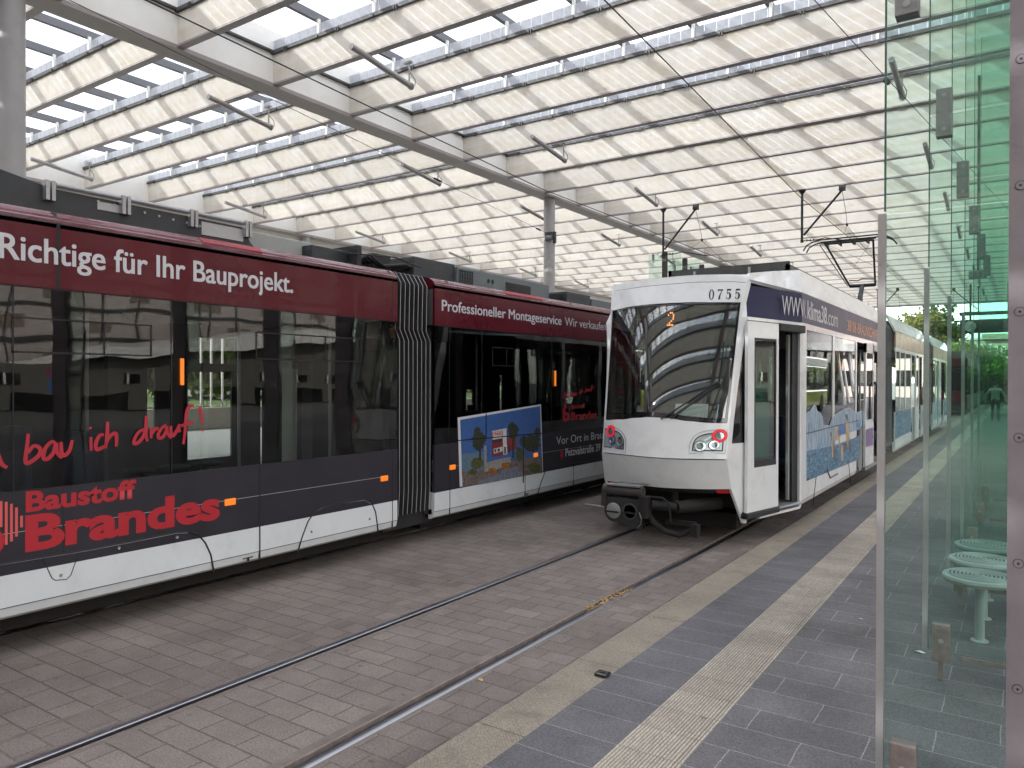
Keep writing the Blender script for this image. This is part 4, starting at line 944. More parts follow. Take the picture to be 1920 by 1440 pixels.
# 0755 in bold-hairline numerals drawn as outlines
def digit(ch):
    P = []
    E = lambda cx, cy, rx, ry, a0, a1, n=18: [(cx+rx*math.cos(R(a0+(a1-a0)*i/n)), cy+ry*math.sin(R(a0+(a1-a0)*i/n))) for i in range(n+1)]
    def strip(a, b2):
        for i in range(len(a)-1): P.append([a[i], a[i+1], b2[i+1], b2[i]])
    if ch == '0': strip(E(.30,.5,.31,.52,0,360,30), E(.30,.5,.15,.45,0,360,30))
    if ch == '7':
        P.append([(.02,.86),(.62,.86),(.62,1),(.02,1)]); P.append([(.04,.74),(.07,.74),(.10,.90),(.04,.90)])
        strip([(.62,.95),(.43,.58),(.34,.3),(.33,0)], [(.54,.88),(.30,.58),(.16,.3),(.11,0)])
    if ch == '5':
        P.append([(.08,.86),(.58,.86),(.54,1.0),(.08,1.0)]); P.append([(.08,.52),(.15,.52),(.15,.9),(.08,.9)])
        strip(E(.28,.33,.31,.34,138,-90,24), E(.25,.33,.13,.27,138,-90,24)); strip(E(.28,.33,.28,.33,-90,-165,10), E(.27,.33,.22,.28,-90,-165,10))
        P.append(E(.09,.14,.055,.055,0,330,11))
    return P
a, b2 = fhit(1329, 562), fhit(1388, 561)
zb_ = a[1]; hh = .118
m = MB(); sw = (b2[0]-a[0])/3.75
for i, ch in enumerate('0755'):
    for pl_ in digit(ch):
        m.prism(pl_, lambda p, q, t, i=i: face(a[0] + sw*(i*1.03 + p*1.02) - q*.022, zb_+q*hh + .0, t), .001, .0035)
m.build('fleet_number', M['black_line'], T2, fix=False)
# destination display
dsp = thing('x', '', '')
bpy.data.objects.remove(dsp)
def dots(rows, sc, zc, ds, dz, off, parent, mat='led'):
    m = MB()
    for r_, row in enumerate(rows):
        for c_, ch in enumerate(row):
            if ch != '.':
                p = face(sc+c_*ds, zc-r_*dz, off); m.box(p.x-.005, p.x+.005, p.y-.002, p.y+.002, p.z-.008, p.z+.008)
    return m.build('display_digit', M[mat], parent)
s_, z_ = fhit(1256, 586)
dots(['.##..','#..#.','...#.','...#.','..#..','.#...','####.'], s_-.045, z_, .026, .0235, -.06, T2)
m = MB(); q0, q1 = s_-.30, s_+.22
for i in range(6):
    m.hexa([face(q0+(q1-q0)*i/6, z_-.19, -.075), face(q0+(q1-q0)*(i+1)/6, z_-.19, -.075), face(q0+(q1-q0)*(i+1)/6, z_-.19, -.10), face(q0+(q1-q0)*i/6, z_-.19, -.10)],
           [face(q0+(q1-q0)*i/6, z_+.05, -.075), face(q0+(q1-q0)*(i+1)/6, z_+.05, -.075), face(q0+(q1-q0)*(i+1)/6, z_+.05, -.10), face(q0+(q1-q0)*i/6, z_+.05, -.10)])
m.build('display_box', M['rubber'], T2)
# wiper and white board behind the screen
s0, z0 = fhit(1343, 722); s1, z1 = fhit(1260, 782)
m = MB()
for d in (0, .02): m.tube([face(s0+(s1-s0)*i/6, z0+(z1-z0)*i/6-d, .03) for i in range(7)], .007, 6)
s2, z2 = fhit(1262, 735); m.tube([face(s1+.02+i*.0, z1+.005*i, .03) for i in range(2)], .01, 6)
m.tube([face(*fhit(1240+i*14, 786-i*9.3), .018) for i in range(8)], .009, 6); m.lathe([(.03,-.02),(.03,.03)], face(*fhit(1345,722), .02), ax='Y', n=12)
m.tube([face(*fhit(1348,722), .02), face(*fhit(1352,690), .015), face(*fhit(1358,640), .012)], .005, 6)
m.build('wiper', M['rubber'], T2)
m = MB(); a0, a1_ = fhit(1262, 785), fhit(1330, 758)
m.hexa([face(a0[0], a0[1], -.03), face(a1_[0], a0[1], -.03), face(a1_[0], a0[1], -.04), face(a0[0], a0[1], -.04)], [face(a0[0], a1_[1], -.06), face(a1_[0], a1_[1], -.06), face(a1_[0], a1_[1], -.07), face(a0[0], a1_[1], -.07)])
m.build('board_behind_screen', M['paper'], T2)
# lamp clusters
def lampunit(sgn):
    if sgn > 0: zo, zi = fhit(1363, 806)[1], fhit(1363, 850)[1]; si = fhit(1292, 845)[0]; so = .975
    else: zo, zi = fhit(1134, 798)[1], fhit(1134, 842)[1]; si = fhit(1174, 838)[0]; so = -.975
    w_ = so-si; h_ = zo-zi
    def outline(g, k=20):
        pts = [(so-g*sgn*.9, zi+g*.7)]
        for i in range(k+1):
            a = PI/2*i/k; c, s = math.cos(a)**.62, math.sin(a)**.62
            pts.append((so - (w_*c) + sgn*g*c, zi + g*.7 + (h_-g*1.5)*s) if True else None)
        pts[-1] = (so-g*sgn*.9, zi + h_ - g*.8)
        return pts
    lay = [('lamp_surround', 'white', 0, .010, .002), ('lamp_gasket', 'black_line', .035, .0125, .006), ('lamp_recess', 'lamphouse', .05, .015, .008)]
    par = None
    for nm, mt, g, o1, o0 in lay:
        P = outline(g); m = MB()
        m.prism(P, lambda p, q, t: face(p, q, t), o0-.004, o1)
        ob = m.build(nm, M[mt], par or T2); par = par or ob
    line = outline(0.0); m = MB(); m.tube([face(p, q, .006) for p, q in line+[line[0]]], .0035, 6); m.build('lamp_joint', M['black_line'], par)
    def disc(s, z, r, o, mat, name, rin=0, th=.012):
        m = MB(); n = 28; yc, w2, bg2 = lv(z); P, Q = [], []
        for i in range(n):
            a = 2*PI*i/n; P.append((s+r*math.cos(a)/w2, z+r*math.sin(a)))
        if rin:
            for i in range(n):
                a, a2 = 2*PI*i/n, 2*PI*(i+.8)/n if mat == 'redled' else 2*PI*(i+1)/n
                m.prism([(s+r*math.cos(a)/w2, z+r*math.sin(a)), (s+r*math.cos(a2)/w2, z+r*math.sin(a2)), (s+rin*math.cos(a2)/w2, z+rin*math.sin(a2)), (s+rin*math.cos(a)/w2, z+rin*math.sin(a))], lambda p, q, t: face(p, q, t), o-.004, o+th)
        else: m.prism(P, lambda p, q, t: face(p, q, t), o-.004, o)
        m.build(name, M[mat], par)
    if sgn > 0: A, B_, C_ = fhit(1348.5, 817), fhit(1338, 834), fhit(1312, 836)
    else: A, B_, C_ = fhit(1147, 808.5), fhit(1150, 825), fhit(1165, 828)
    disc(A[0], A[1], .072, .0175, 'reflred', 'tail_lamp'); disc(A[0], A[1], .066, .019, 'redled', 'tail_lamp_ring', .048, .004); disc(A[0], A[1], .040, .020, 'lampglass', 'tail_lamp_centre')
    disc(B_[0], B_[1], .052, .0185, 'rubber', 'headlight'); disc(B_[0], B_[1], .046, .021, 'chrome', 'headlight_ring', .030); disc(B_[0], B_[1], .030, .0215, 'lampglass', 'headlight_lens')
    disc(C_[0], C_[1], .058, .0185, 'rubber', 'headlight'); disc(C_[0], C_[1], .052, .021, 'chrome', 'headlight_ring', .034); disc(C_[0], C_[1], .034, .0215, 'lampglass', 'headlight_lens')
M['lamphouse'] = pbr('lamp_house', (.40,.44,.42), .2, .3, .12, 14, coat=1)
M['lampglass'] = pbr('lamp_lens', (.18,.20,.20), .1, .6, .1, 20, coat=1)
lampunit(1); lampunit(-1)
# side surfaces of the tapered end
def Ept(sg, z, k=0.0):       # k: 0 face corner .. 1 door line, at height z
    yc, w, bg_ = lv(z); a = Vector((XC+sg*w, yc, z)); return a
def Ppt(sg, z, d=.12):
    a = Ept(sg, z); D = Vector((XC+sg*.865, 8.28, z)) if z < 2.531 else Vector((XC+sg*1.15, 9.55, z)); dr = (D-a); dr = dr.normalized() if dr.length > .01 else Vector((0, 1, 0))
    return a + dr*min(d, (D-a).length*.98)
def Dpt(sg, a, z, off=0):    # along the taper a=0..1
    p = Vector((XC+sg*(.865+.285*a), 8.28+1.27*a, z)); n = Vector((sg*1.27, -.285, 0)).normalized(); return p + n*off
def quadstrip(name, mat, fa, fb, zs, th=.03, sg=1, parent=T2, smooth=False):
    m = MB(); A_ = [fa(z) for z in zs]; B_ = [fb(z) for z in zs]
    inn = Vector((-sg*th, th*.3, 0)); n = len(zs)
    V = A_ + B_ + [p+inn for p in A_] + [p+inn for p in B_]; fs = []
    for i in range(n-1):
        fs += [(i, n+i, n+i+1, i+1), (2*n+i, 2*n+i+1, 3*n+i+1, 3*n+i), (i, i+1, 2*n+i+1, 2*n+i), (n+i, 3*n+i, 3*n+i+1, n+i+1)]
    fs += [(0, 2*n, 3*n, n), (n-1, 2*n-1, 4*n-1, 3*n-1)]
    return m.add(V, fs).build(name, M[mat], parent, smooth=smooth)
ZZ = [.25,.4,.64,.8,.97,1.15,1.36,1.8,2.2,2.53,2.69,2.8,2.89]
zr = lambda a, b2: [a] + [z for z in ZZ if a < z < b2] + [b2]
for sg in (1, -1):
    quadstrip('corner_pillar', 'white', lambda z: Ept(sg, z), lambda z: Ppt(sg, z, .065), zr(.25, 2.95), sg=sg)
    quadstrip('cheek_panel', 'white', lambda z: Ppt(sg, z, .065), lambda z: Dpt(sg, 0, z), zr(.25, 1.14), sg=sg)
    quadstrip('cheek_window', 'black', lambda z: Ppt(sg, z, .068), lambda z: Dpt(sg, 0, z), zr(1.145, 2.53), sg=sg)
    quadstrip('upper_band', 'navy', lambda z: Ppt(sg, z, .068), lambda z: Dpt(sg, 1, z), zr(2.535, 2.89), sg=sg)
    quadstrip('cant_rail', 'white', lambda z: Dpt(sg, 0, z, .003), lambda z: Dpt(sg, 1, z, .003), [2.495, 2.53], sg=sg)
def tp(name, mat, sg, a0, a1, z0, z1, off=0, th=.03, parent=T2, bev=0):
    A_ = [Dpt(sg, a0, z0, off), Dpt(sg, a1, z0, off), Dpt(sg, a1, z0, off-th), Dpt(sg, a0, z0, off-th)]
    return MB().hexa(A_, [Vector((p.x, p.y, z1)) for p in A_]).build(name, M[mat], parent, bevel=bev)
# right side: closed leaf, doorway, post
lf = thing('x', '', ''); bpy.data.objects.remove(lf)
def ta(u, off=0):
    d = ray(u, 715); lo, hi = -.3, 1.3
    for _ in range(40):
        mid = (lo+hi)/2; p = Dpt(1, mid, 1.8, off)
        if p.x/p.y < d.x/d.y: lo = mid
        else: hi = mid
    return mid
A0, A1, G0, G1, O1 = ta(1402,.045), ta(1460,.045), ta(1414.5,.045), ta(1455.5,.045), ta(1500)
def lz(u, v, a, off=.045):   # z of a pixel on the leaf plane
    p = Dpt(1, a, 1.5, off); return CAM.z + (onY(u, v, p.y).z - CAM.z)
leafp = MB()
for a0, a1, z0, z1 in ((A0,G0,.34,2.48),(G1,A1,.34,2.48),(G0,G1,.34,.86),(G0,G1,2.30,2.48)):
    A_ = [Dpt(1,a0,z0,.045), Dpt(1,a1,z0,.045), Dpt(1,a1,z0,.01), Dpt(1,a0,z0,.01)]; leafp.hexa(A_, [Vector((p.x,p.y,z1)) for p in A_])
leaf = leafp.build('door_leaf', M['white'], T2)
g = MB()
for a0, a1, z0, z1 in ((G0,G0+.015,.86,2.30),(G1-.02,G1,.86,2.30),(G0+.015,G1-.02,.86,.93),(G0+.015,G1-.02,2.27,2.30)):
    A_ = [Dpt(1,a0,z0,.047), Dpt(1,a1,z0,.047), Dpt(1,a1,z0,.02), Dpt(1,a0,z0,.02)]; g.hexa(A_, [Vector((p.x,p.y,z1)) for p in A_])
g.build('door_seal', M['rubber'], leaf)
tp('door_glass', 'dglass', 1, G0+.015, G1-.02, .93, 2.27, .04, .008, leaf)
tp('step_edge', 'rubber', 1, A0-.01, A1+.02, .30, .375, .06, .10, T2, .02)
tp('sill', 'alu', 1, A1+.02, O1, .325, .355, .04, .30, T2, .008)
tp('sill', 'white', 1, .20, .95, .27, .30, .02, .05)
tp('door_header', 'rubber', 1, A1+.01, O1+.02, 2.40, 2.49, .06, .10, T2, .01)
tp('door_post', 'white', 1, O1, 1.0, .28, 2.49, .0, .05)
tp('door_edge', 'rubber', 1, ta(1490), O1, .36, 2.42, -.03, .09)
tp('inner_leaf', 'pale', 1, ta(1478,-.06), ta(1488.5,-.06), .38, 2.38, -.06, .03)
MB().tube([Dpt(1,.50,1.0,-.35), Dpt(1,.50,2.1,-.35)], .016, 8).build('hand_pole', M['alu'], T2)
# things seen through the leaf glass
tp('ticket_machine', 'reflred', 1, ta(1440,-.05), ta(1454,-.05), 1.42, 1.60, -.03, .06, T2, .01); q = Dpt(1,ta(1450,-.05),1.32,-.02)
MB().lathe([(.06,-.01),(.06,.01)], (q.x, q.y, q.z), ax='X', n=20).build('door_button', M['reflred'], T2)
tp('inner_panel', 'greenlit', 1, ta(1416,-.03), ta(1443,-.03), .95, 1.78, -.03, .02)  # added board, its mint tone stands for green light on the inner partition
# left side of the tapered end: plain
tp('side_panel', 'white', -1, 0, 1, .27, 1.14); tp('side_window', 'wglassd', -1, 0, 1, 1.14, 2.49) if 'wglassd' in M else tp('side_window', 'black', -1, 0, 1, 1.14, 2.49)

# straight body sides
y2 = lambda u: onX(u, 715, XR_).y
def z2(u, v): return onX(u, v, XR_).z
YB1 = y2(1512)
J0, J1 = y2(1660.5), y2(1679)
def wprint(name, stops, scale, bumpy=0):
    m, t, out = newmat(name); l = t.links.new
    b_ = N(t, 'ShaderNodeBsdfPrincipled'); b_.inputs['Roughness'].default_value = .22; b_.inputs['Specular IOR Level'].default_value = .3
    tc = N(t, 'ShaderNodeTexCoord'); mp = N(t, 'ShaderNodeMapping'); mp.inputs['Scale'].default_value = scale; l(tc.outputs['Object'], mp.inputs['Vector'])
    n_ = N(t, 'ShaderNodeTexNoise', Scale=1.0, Detail=7.0, Roughness=.65, Distortion=.7); l(mp.outputs[0], n_.inputs['Vector'])
    cr = N(t, 'ShaderNodeValToRGB'); e = cr.color_ramp.elements
    e[0].position, e[0].color = stops[0][0], (*stops[0][1], 1); e[1].position, e[1].color = stops[1][0], (*stops[1][1], 1)
    for p_, c_ in stops[2:]: q = e.new(p_); q.color = (*c_, 1)
    l(n_.outputs['Fac'], cr.inputs['Fac']); l(cr.outputs[0], b_.inputs['Base Color']); l(b_.outputs[0], out.inputs['Surface']); return m
M['ice'] = wprint('print_ice', [(.30,(.10,.17,.24)),(.42,(.20,.32,.42)),(.55,(.36,.45,.53)),(.70,(.52,.56,.60))], (1, 20, 4.5))
M['sea'] = wprint('print_sea', [(.30,(.03,.07,.13)),(.45,(.06,.16,.26)),(.58,(.12,.26,.36)),(.72,(.42,.47,.52))], (1, 8, 26))
M['flame'] = wprint('print_flame', [(.30,(.05,.035,.06)),(.42,(.28,.15,.08)),(.55,(.45,.22,.14)),(.68,(.40,.33,.24))], (1, 7, .8))
def side2(y0, y1, name, doors, sg=1, printed=True):
    """doors: list of openings (ya, yb)"""
    X = XC+sg*HW; th = -sg*.03
    segs = []; y = y0
    for a, b2 in sorted(doors): segs.append((y, a)); y = b2
    segs.append((y, y1))
    for a, b2 in segs:
        if b2-a < .03: continue
        m = MB(); m.box(X, X+th, a, b2, .50, 1.15)
        m.build('side_panel', M['white'], T2)
        MB().prism([(X,.499),(X,.36),(X-sg*.03,.29),(X-sg*.06,.29),(X-sg*.06,.499)], PX, a, b2).build('skirt', M['white'], T2)
        if printed and b2-a > .5: MB().box(X, X+sg*.0015, a+.01, b2-.01, .57, 1.15).build('side_print', M['sea' if b2-a > 2 else 'ice'], T2)
    m = MB(); m.box(X, X+th, y0, y1, 2.46, 2.535); m.build('cant_rail', M['white'], T2)
    MB().box(X, X+th, y0, y1, 2.536, 2.89).build('upper_band', M['flame'] if printed else M['navy'], T2)
    return segs
def win(X, sg, y0, y1, z0=1.16, z1=2.455):
    MB().box(X-sg*.006, X-sg*.014, y0, y1, z0, z1).build('window_pane', M['wglass'], T2)
def post(X, sg, y0, y1, mat='white', z0=1.15, z1=2.46, o=.002): MB().box(X+sg*o, X-sg*.05, y0, y1, z0, z1).build('window_post', M[mat], T2)
M['wclearleaf'] = M['wglass']
# section 1 right side
d1 = [(y2(1606.5), y2(1617)), (y2(1633), y2(1655))]
side2(9.55, J0, 's', d1, printed=False)
post(XR_, 1, 9.56, y2(1512)-.005)
win(XR_, 1, y2(1512), y2(1561)); post(XR_, 1, y2(1561), y2(1565)); 
MB().box(XR_-.03, XR_-.06, y2(1566), y2(1586), 1.2, 2.45).build('display_panel', M['dgrey'], T2)
win(XR_, 1, y2(1565), y2(1604)); post(XR_, 1, y2(1604), y2(1606.3))
# door 1: dark reveal, white leaf standing beside it with its own glass, second opening
yy0, yy1 = y2(1617.2), y2(1632.8)
m = MB(); m.box(XR_+.05, XR_+.015, yy0, yy1, .36, 1.15); m.box(XR_+.05, XR_+.015, yy0, yy0+.1, 1.15, 2.46); m.box(XR_+.05, XR_+.015, yy1-.1, yy1, 1.15, 2.46); m.box(XR_+.05, XR_+.015, yy0, yy1, 2.30, 2.46)
lf = m.build('door_leaf', M['white'], T2); MB().box(XR_+.045, XR_+.035, yy0+.1, yy1-.1, 1.15, 2.30).build('door_glass', M['wglass'], lf)
MB().tube([(XR_+.06, yy1-.05, 1.1), (XR_+.10, yy1-.05, 1.15), (XR_+.10, yy1-.05, 1.75), (XR_+.06, yy1-.05, 1.8)], .02, 8).build('door_handle', M['rubber'], lf)
MB().box(XR_+.05, XR_-.3, yy0, y2(1655), .30, .35).build('sill', M['alu'], T2)
post(XR_, 1, y2(1655), J0-.01, 'white', .36, 2.46)
MB().box(XR_+.03, XR_-.02, y2(1634), y2(1653), 2.36, 2.45).build('door_header', M['alu'], T2)
post(XR_, 1, y2(1606.5)+.0, y2(1608.5), 'rubber', .36, 2.46, o=-.01)
for a in (y2(1640), y2(1648)): MB().tube([(XR_-.25, a, .4), (XR_-.25, a, 2.4)], .018, 8).build('hand_pole', M['alu'], T2)
# iceberg foil over the lower glass
def foil(name, mat, pts, o):
    P = [(onX(u, v, XR_).y, onX(u, v, XR_).z) for u, v in pts]
    return MB().prism(P, lambda p, q, t: (t, p, q), XR_+o-.0015, XR_+o).build(name, M[mat], T2)
zz = lambda *a: [(1480+a[i]/7.2, 620+a[i+1]/7.2) for i in range(0, len(a), 2)]
iceb = foil('iceberg_print', 'ice', zz(228,1120,250,1085,270,1090,330,990,360,1020,375,1080,420,1110,450,1160,470,1275,545,1275,570,1180,600,1150,640,1110,690,1085,740,1050,800,1035,860,1060,885,1100,950,1090,985,1060,985,1250,950,1330,620,1440) + [(1566,835),(1530,842),(1512,846)], .003)
foil('sea_print', 'sea', [(1512,846),(1530,842),(1566,834),(1600,822),(1611,815),(1611,861),(1512,902)], .0028)
foil('print_joint', 'black_line', [(1512,812),(1560,799.5),(1611,787),(1611,788.5),(1560,801.2),(1512,814)], .0036)
ZP = lambda *a: [(1370+a[i]/5.54, 740+a[i+1]/5.54) for i in range(0, len(a), 2)]
M['pengo'] = pbr('print_orange', (.50,.33,.13), .3); M['pengd'] = pbr('print_dark', (.09,.09,.13), .3); M['pengw'] = pbr('print_white', (.50,.52,.56), .3); M['blue'] = pbr('print_blue', (.07,.16,.38), .3)
foil('print_water', 'blue', ZP(1115,330,1190,310,1195,400,1115,430), .0034); foil('print_water', 'blue', ZP(1300,290,1340,280,1340,350,1310,350), .0034)
for P_ in ((1080,330,1095,330,1115,460,1090,480),(1195,300,1222,290,1228,400,1215,560,1200,480),(1120,420,1138,425,1130,580),(1140,530,1165,530,1165,680,1150,690),(1048,390,1058,400,1065,640,1050,660)):
    foil('print_penguin', 'pengo', ZP(*P_), .0038)
for P_ in ((1030,400,1048,375,1080,560,1095,700,1070,640),(1190,210,1212,200,1222,280,1205,290),(1165,510,1205,500,1210,580,1180,590),(1225,380,1240,500,1262,570,1240,590,1228,480)):
    foil('print_penguin', 'pengd', ZP(*P_), .0036)
foil('purple_print', 'purple', [(1617.5,805),(1631,801),(1631,834),(1617.5,838)], .053) if 'purple' in M else None
# bracket mark and seams on lower panel
m = MB()
def ln(u0, v0, u1, v1, r=.006, X=None):
    a_, b_ = onX(u0, v0, XR_), onX(u1, v1, XR_); m.tube([(XR_+.002, a_.y, a_.z), (XR_+.002, b_.y, b_.z)], r, 5)
ln(1550,879,1556,896,.010); ln(1556,896,1570,888,.010); ln(1530,893,1524,948,.005); ln(1591,868,1595,909,.005); ln(1578,640,1578,800,.0) if 0 else None
m.build('panel_joint', M['black_line'], T2)
for u, v in ((1530,935),(1592,903)):
    p = onX(u, v, XR_); MB().lathe([(.015,-.002),(.012,.003)], (XR_, p.y, p.z), ax='X', n=12).build('lock', M['rubber'], T2)
# orange display lettering in the side window
text('display_text', 'Sep', M['led'], T2, XR_-.028, y2(1578), y2(1586), 2.02, .09, .01)
m = MB(); yq = y2(1573)
for i in range(10):
    if i not in (3, 6): m.box(XR_-.028, XR_-.03, yq-.02, yq+.02, 1.98+.032*i, 1.998+.032*i)
m.build('display_digit', M['led'], T2)
# web address
def ft(p, q):   # along taper then straight
    yq = y_w0 + p
    if yq < 9.55:
        a_ = (yq-8.28)/1.27; return Dpt(1, a_, z_w0+q, .012)
    return Vector((XR_+.003, yq, z_w0+q))
q = Dpt(1, .62, 2.6); y_w0 = 8.28+1.27*ta(1464); z_w0 = 2.60
text('lettering', 'WWW.', M['letter'], T2, 0, 0, y2(1510)-y_w0, 2.6, .23, 0, fn=ft)
y_w0 = y2(1513)
text('lettering', 'klima38', M['letter'], T2, 0, 0, y2(1549)-y_w0, 2.6, .23, 0, multi=.03, fn=ft); y_w0 = y2(1550)
text('lettering', '.com', M['letter'], T2, 0, 0, y2(1570)-y_w0, 2.6, .23, 0, fn=ft)
M['printo'] = pbr('print_orange_letter', (.62,.25,.08), .3)
y_w0 = y2(1588); text('lettering', '38106 BRAUNSCHWEIG', M['printo'], T2, 0, 0, y2(1650)-y_w0, 2.6, .17, .01, fn=ft)
# left side of section 1 (reflected in the burgundy tram's windows)
XL_ = XC-HW
side2(9.55, J0, 's', [], sg=-1, printed=False)
for a in range(5): win(XL_, -1, 9.7+a*1.35, 10.95+a*1.35); post(XL_, -1, 10.95+a*1.35, 11.05+a*1.35)
for o in [c for c in T2.children if c.name.startswith('upper_band')][-1:]: o.data.materials[0] = M['navy']
text('lettering', 'www.klima38.com', M['letter'], T2, XL_, 9.4, 12.6, 2.60, .22, .01, face=-1)
text('lettering', '38106 BRAUNSCHWEIG', M['printo'], T2, XL_, 12.8, 16.2, 2.62, .18, .01, face=-1)
# sections 2 and 3
K0, K1 = y2(1739.5), y2(1750)
YE = 33.4
ph = y2
S2d = [(y2(1709), y2(1713)), (y2(1719.5), y2(1728.5))]
side2(J1, K0, 's', S2d); side2(J1, K0, 's', [], sg=-1)
for a, b2 in ((1680,1687),(1689,1697),(1699,1708)): win(XR_, 1, y2(a), y2(b2)); post(XR_, 1, y2(b2), y2(b2)+.12)
yy0, yy1 = y2(1713.2), y2(1719.3); m = MB(); m.box(XR_+.05, XR_+.015, yy0, yy1, .36, 1.15); m.box(XR_+.05, XR_+.015, yy0, yy0+.12, 1.15, 2.46); m.box(XR_+.05, XR_+.015, yy1-.12, yy1, 1.15, 2.46)
lf = m.build('door_leaf', M['white'], T2); MB().box(XR_+.045, XR_+.035, yy0+.12, yy1-.12, 1.15, 2.46).build('door_glass', M['wglass'], lf)
win(XR_, 1, y2(1729), K0-.05); post(XR_, 1, y2(1732), y2(1735)); post(XR_, 1, K0-.2, K0)
side2(K1, YE, 's', [(y2(1757.5), y2(1759.8)), (y2(1765), y2(1770))]); side2(K1, YE, 's', [], sg=-1)
win(XR_, 1, K1+.1, y2(1757)); win(XR_, 1, y2(1771), YE-.2); post(XR_, 1, y2(1754), y2(1755.5)); post(XR_, 1, y2(1760), y2(1764.5)); post(XR_, 1, y2(1774), y2(1775))
for sg_ in (-1,):
    for a in range(7): win(XL_, -1, J1+.1+a*1.2, J1+1.15+a*1.2)
    for a in range(5): win(XL_, -1, K1+.1+a*1.1, K1+1.1+a*1.1)
bellows(T2, J0, J1, XR_-.06, XL_+.06, .35, 3.05, 2.2, 8, 'grey'); bellows(T2, K0, K1, XR_-.06, XL_+.06, .35, 3.05, 2.2, 8, 'grey')
# roof: fairings, deck
def roofpiece(pts_l, pts_u, name, mat='white'):
    for sg in (1, -1):
        m = MB()
        for i in range(len(pts_l)-1):
            a_, b_, c_, d_ = [Vector((XC+sg*p[0], p[1], p[2])) for p in (pts_l[i], pts_l[i+1], pts_u[i+1], pts_u[i])]
            inn = Vector((-sg*.03, 0, -.03)); m.hexa([a_, b_, b_+inn, a_+inn], [d_, c_, c_+inn, d_+inn])
        m.build(name, M[mat], T2)
roofpiece([(.86,8.40,2.955),(.99,8.9,2.93),(1.15,9.56,2.905)], [(.83,8.43,3.03),(.90,9.2,3.14),(.965,10.2,3.27)], 'roof_fairing')
for a, b2 in ((9.56,12.6),(12.61,J0)): roofpiece([(1.15,a,2.905),(1.15,b2,2.905)], [(.965,max(a,10.2),3.27),(.965,b2,3.27)], 'roof_fairing')
for a, b2 in ((J1,22.0),(22.02,K0),(K1,YE)): roofpiece([(1.15,a,2.905),(1.15,b2,2.905)], [(.965,a,3.27),(.965,b2,3.27)], 'roof_fairing')
m = MB(); nq = 14
for i in range(nq):
    s0_, s1_ = -1+2*i/nq, -1+2*(i+1)/nq
    A_ = [face(s0_,tl(s0_)+.085,-.012), face(s1_,tl(s1_)+.085,-.012), Vector((XC+s1_*.94,10.2,3.24)), Vector((XC+s0_*.94,10.2,3.24))]
    m.hexa([p-Vector((0,0,.03)) for p in A_], A_)
m.build('roof_front', M['white'], T2)
for a, b2 in ((10.2,J0),(J1,K0),(K1,YE)): MB().box(XC-.93, XC+.93, a, b2, 3.05, 3.15).build('roof', M['dgrey'], T2)
p0, p1 = onY(1253, 516, 10.2), onY(1480, 499, 10.2)
m = MB(); m.box(p0.x, p1.x, 10.2, 10.25, 3.28, 3.40); m.box(p0.x, p0.x+.05, 10.2, 15.5, 3.28, 3.40); m.box(p1.x-.05, p1.x, 10.2, 15.5, 3.28, 3.36); o = m.build('roof_screen', M['dgrey'], T2)
m = MB()
for x in (p0.x+.40, XC+.32): m.box(x-.015, x+.015, 10.17, 10.2, 3.26, 3.36)
m.build('screen_bracket', M['pale'], o)
MB().box(XC-.7, XC+.7, 11.0, 14.5, 3.15, 3.30).build('roof_box', M['accase'], T2, bevel=.02)
MB().box(XC-.7, XC+.7, 24.0, 26.0, 3.15, 3.42).build('roof_box', M['accase'], T2, bevel=.02)
# pantograph
m = MB(); kn = Vector((XC, 21.0, 4.27)); bs = Vector((XC, 20.0, 3.30))
m.tube([bs, kn], [.075,.055], 12); m.tube([bs+Vector((.0,.9,0)), kn-Vector((0,.05,.25))], .018, 8)
pan = m.build('pantograph', M['roofbox'], T2, smooth=True)
m = MB(); m.tube([kn+Vector((-.30,0,0)), kn+Vector((.30,0,0))], .045, 10)
tp_ = Vector((XC, 19.15, 5.10))
for s in (-1, 1):
    m.tube([kn+Vector((s*.30,0,0)), tp_+Vector((s*.52,0,0))], .024, 8)
m.tube([kn+Vector((-.36,.02,.02)), tp_+Vector((-.66,.05,0))], .012, 6)
m.tube([tp_+Vector((-.52,0,0)), tp_+Vector((.52,0,0))], .022, 8); m.tube([kn+Vector((-.3,-.08,.14)), kn+Vector((-.1,-.08,.12)), kn+Vector((0,-.08,.16)), kn+Vector((.3,-.08,.14))], .016, 6)
m.tube([tp_+Vector((.5,0,0)), kn+Vector((-.2,0,.5))], .004, 5); m.tube([tp_+Vector((-.5,0,0)), kn+Vector((.25,0,.5))], .004, 5)
m.build('upper_arm', M['rubber'], pan)
m = MB()
for dy in (-.16, .16):
    m.tube([tp_+Vector((-1.0,dy,-.14)), tp_+Vector((-.93,dy,-.02)), tp_+Vector((-.80,dy,.05)), tp_+Vector((-.6,dy,.09)), tp_+Vector((.6,dy,.09)), tp_+Vector((.80,dy,.05)), tp_+Vector((.93,dy,-.02)), tp_+Vector((1.0,dy,-.12))], .017, 8)
m.box(XC-.6, XC+.6, 19.0, 19.03, 5.10, 5.15)
for x in (-.5, -.2, .1, .4): m.box(XC+x-.02, XC+x+.02, 18.98, 19.32, 5.05, 5.12)
m.build('bow', M['rubber'], pan)
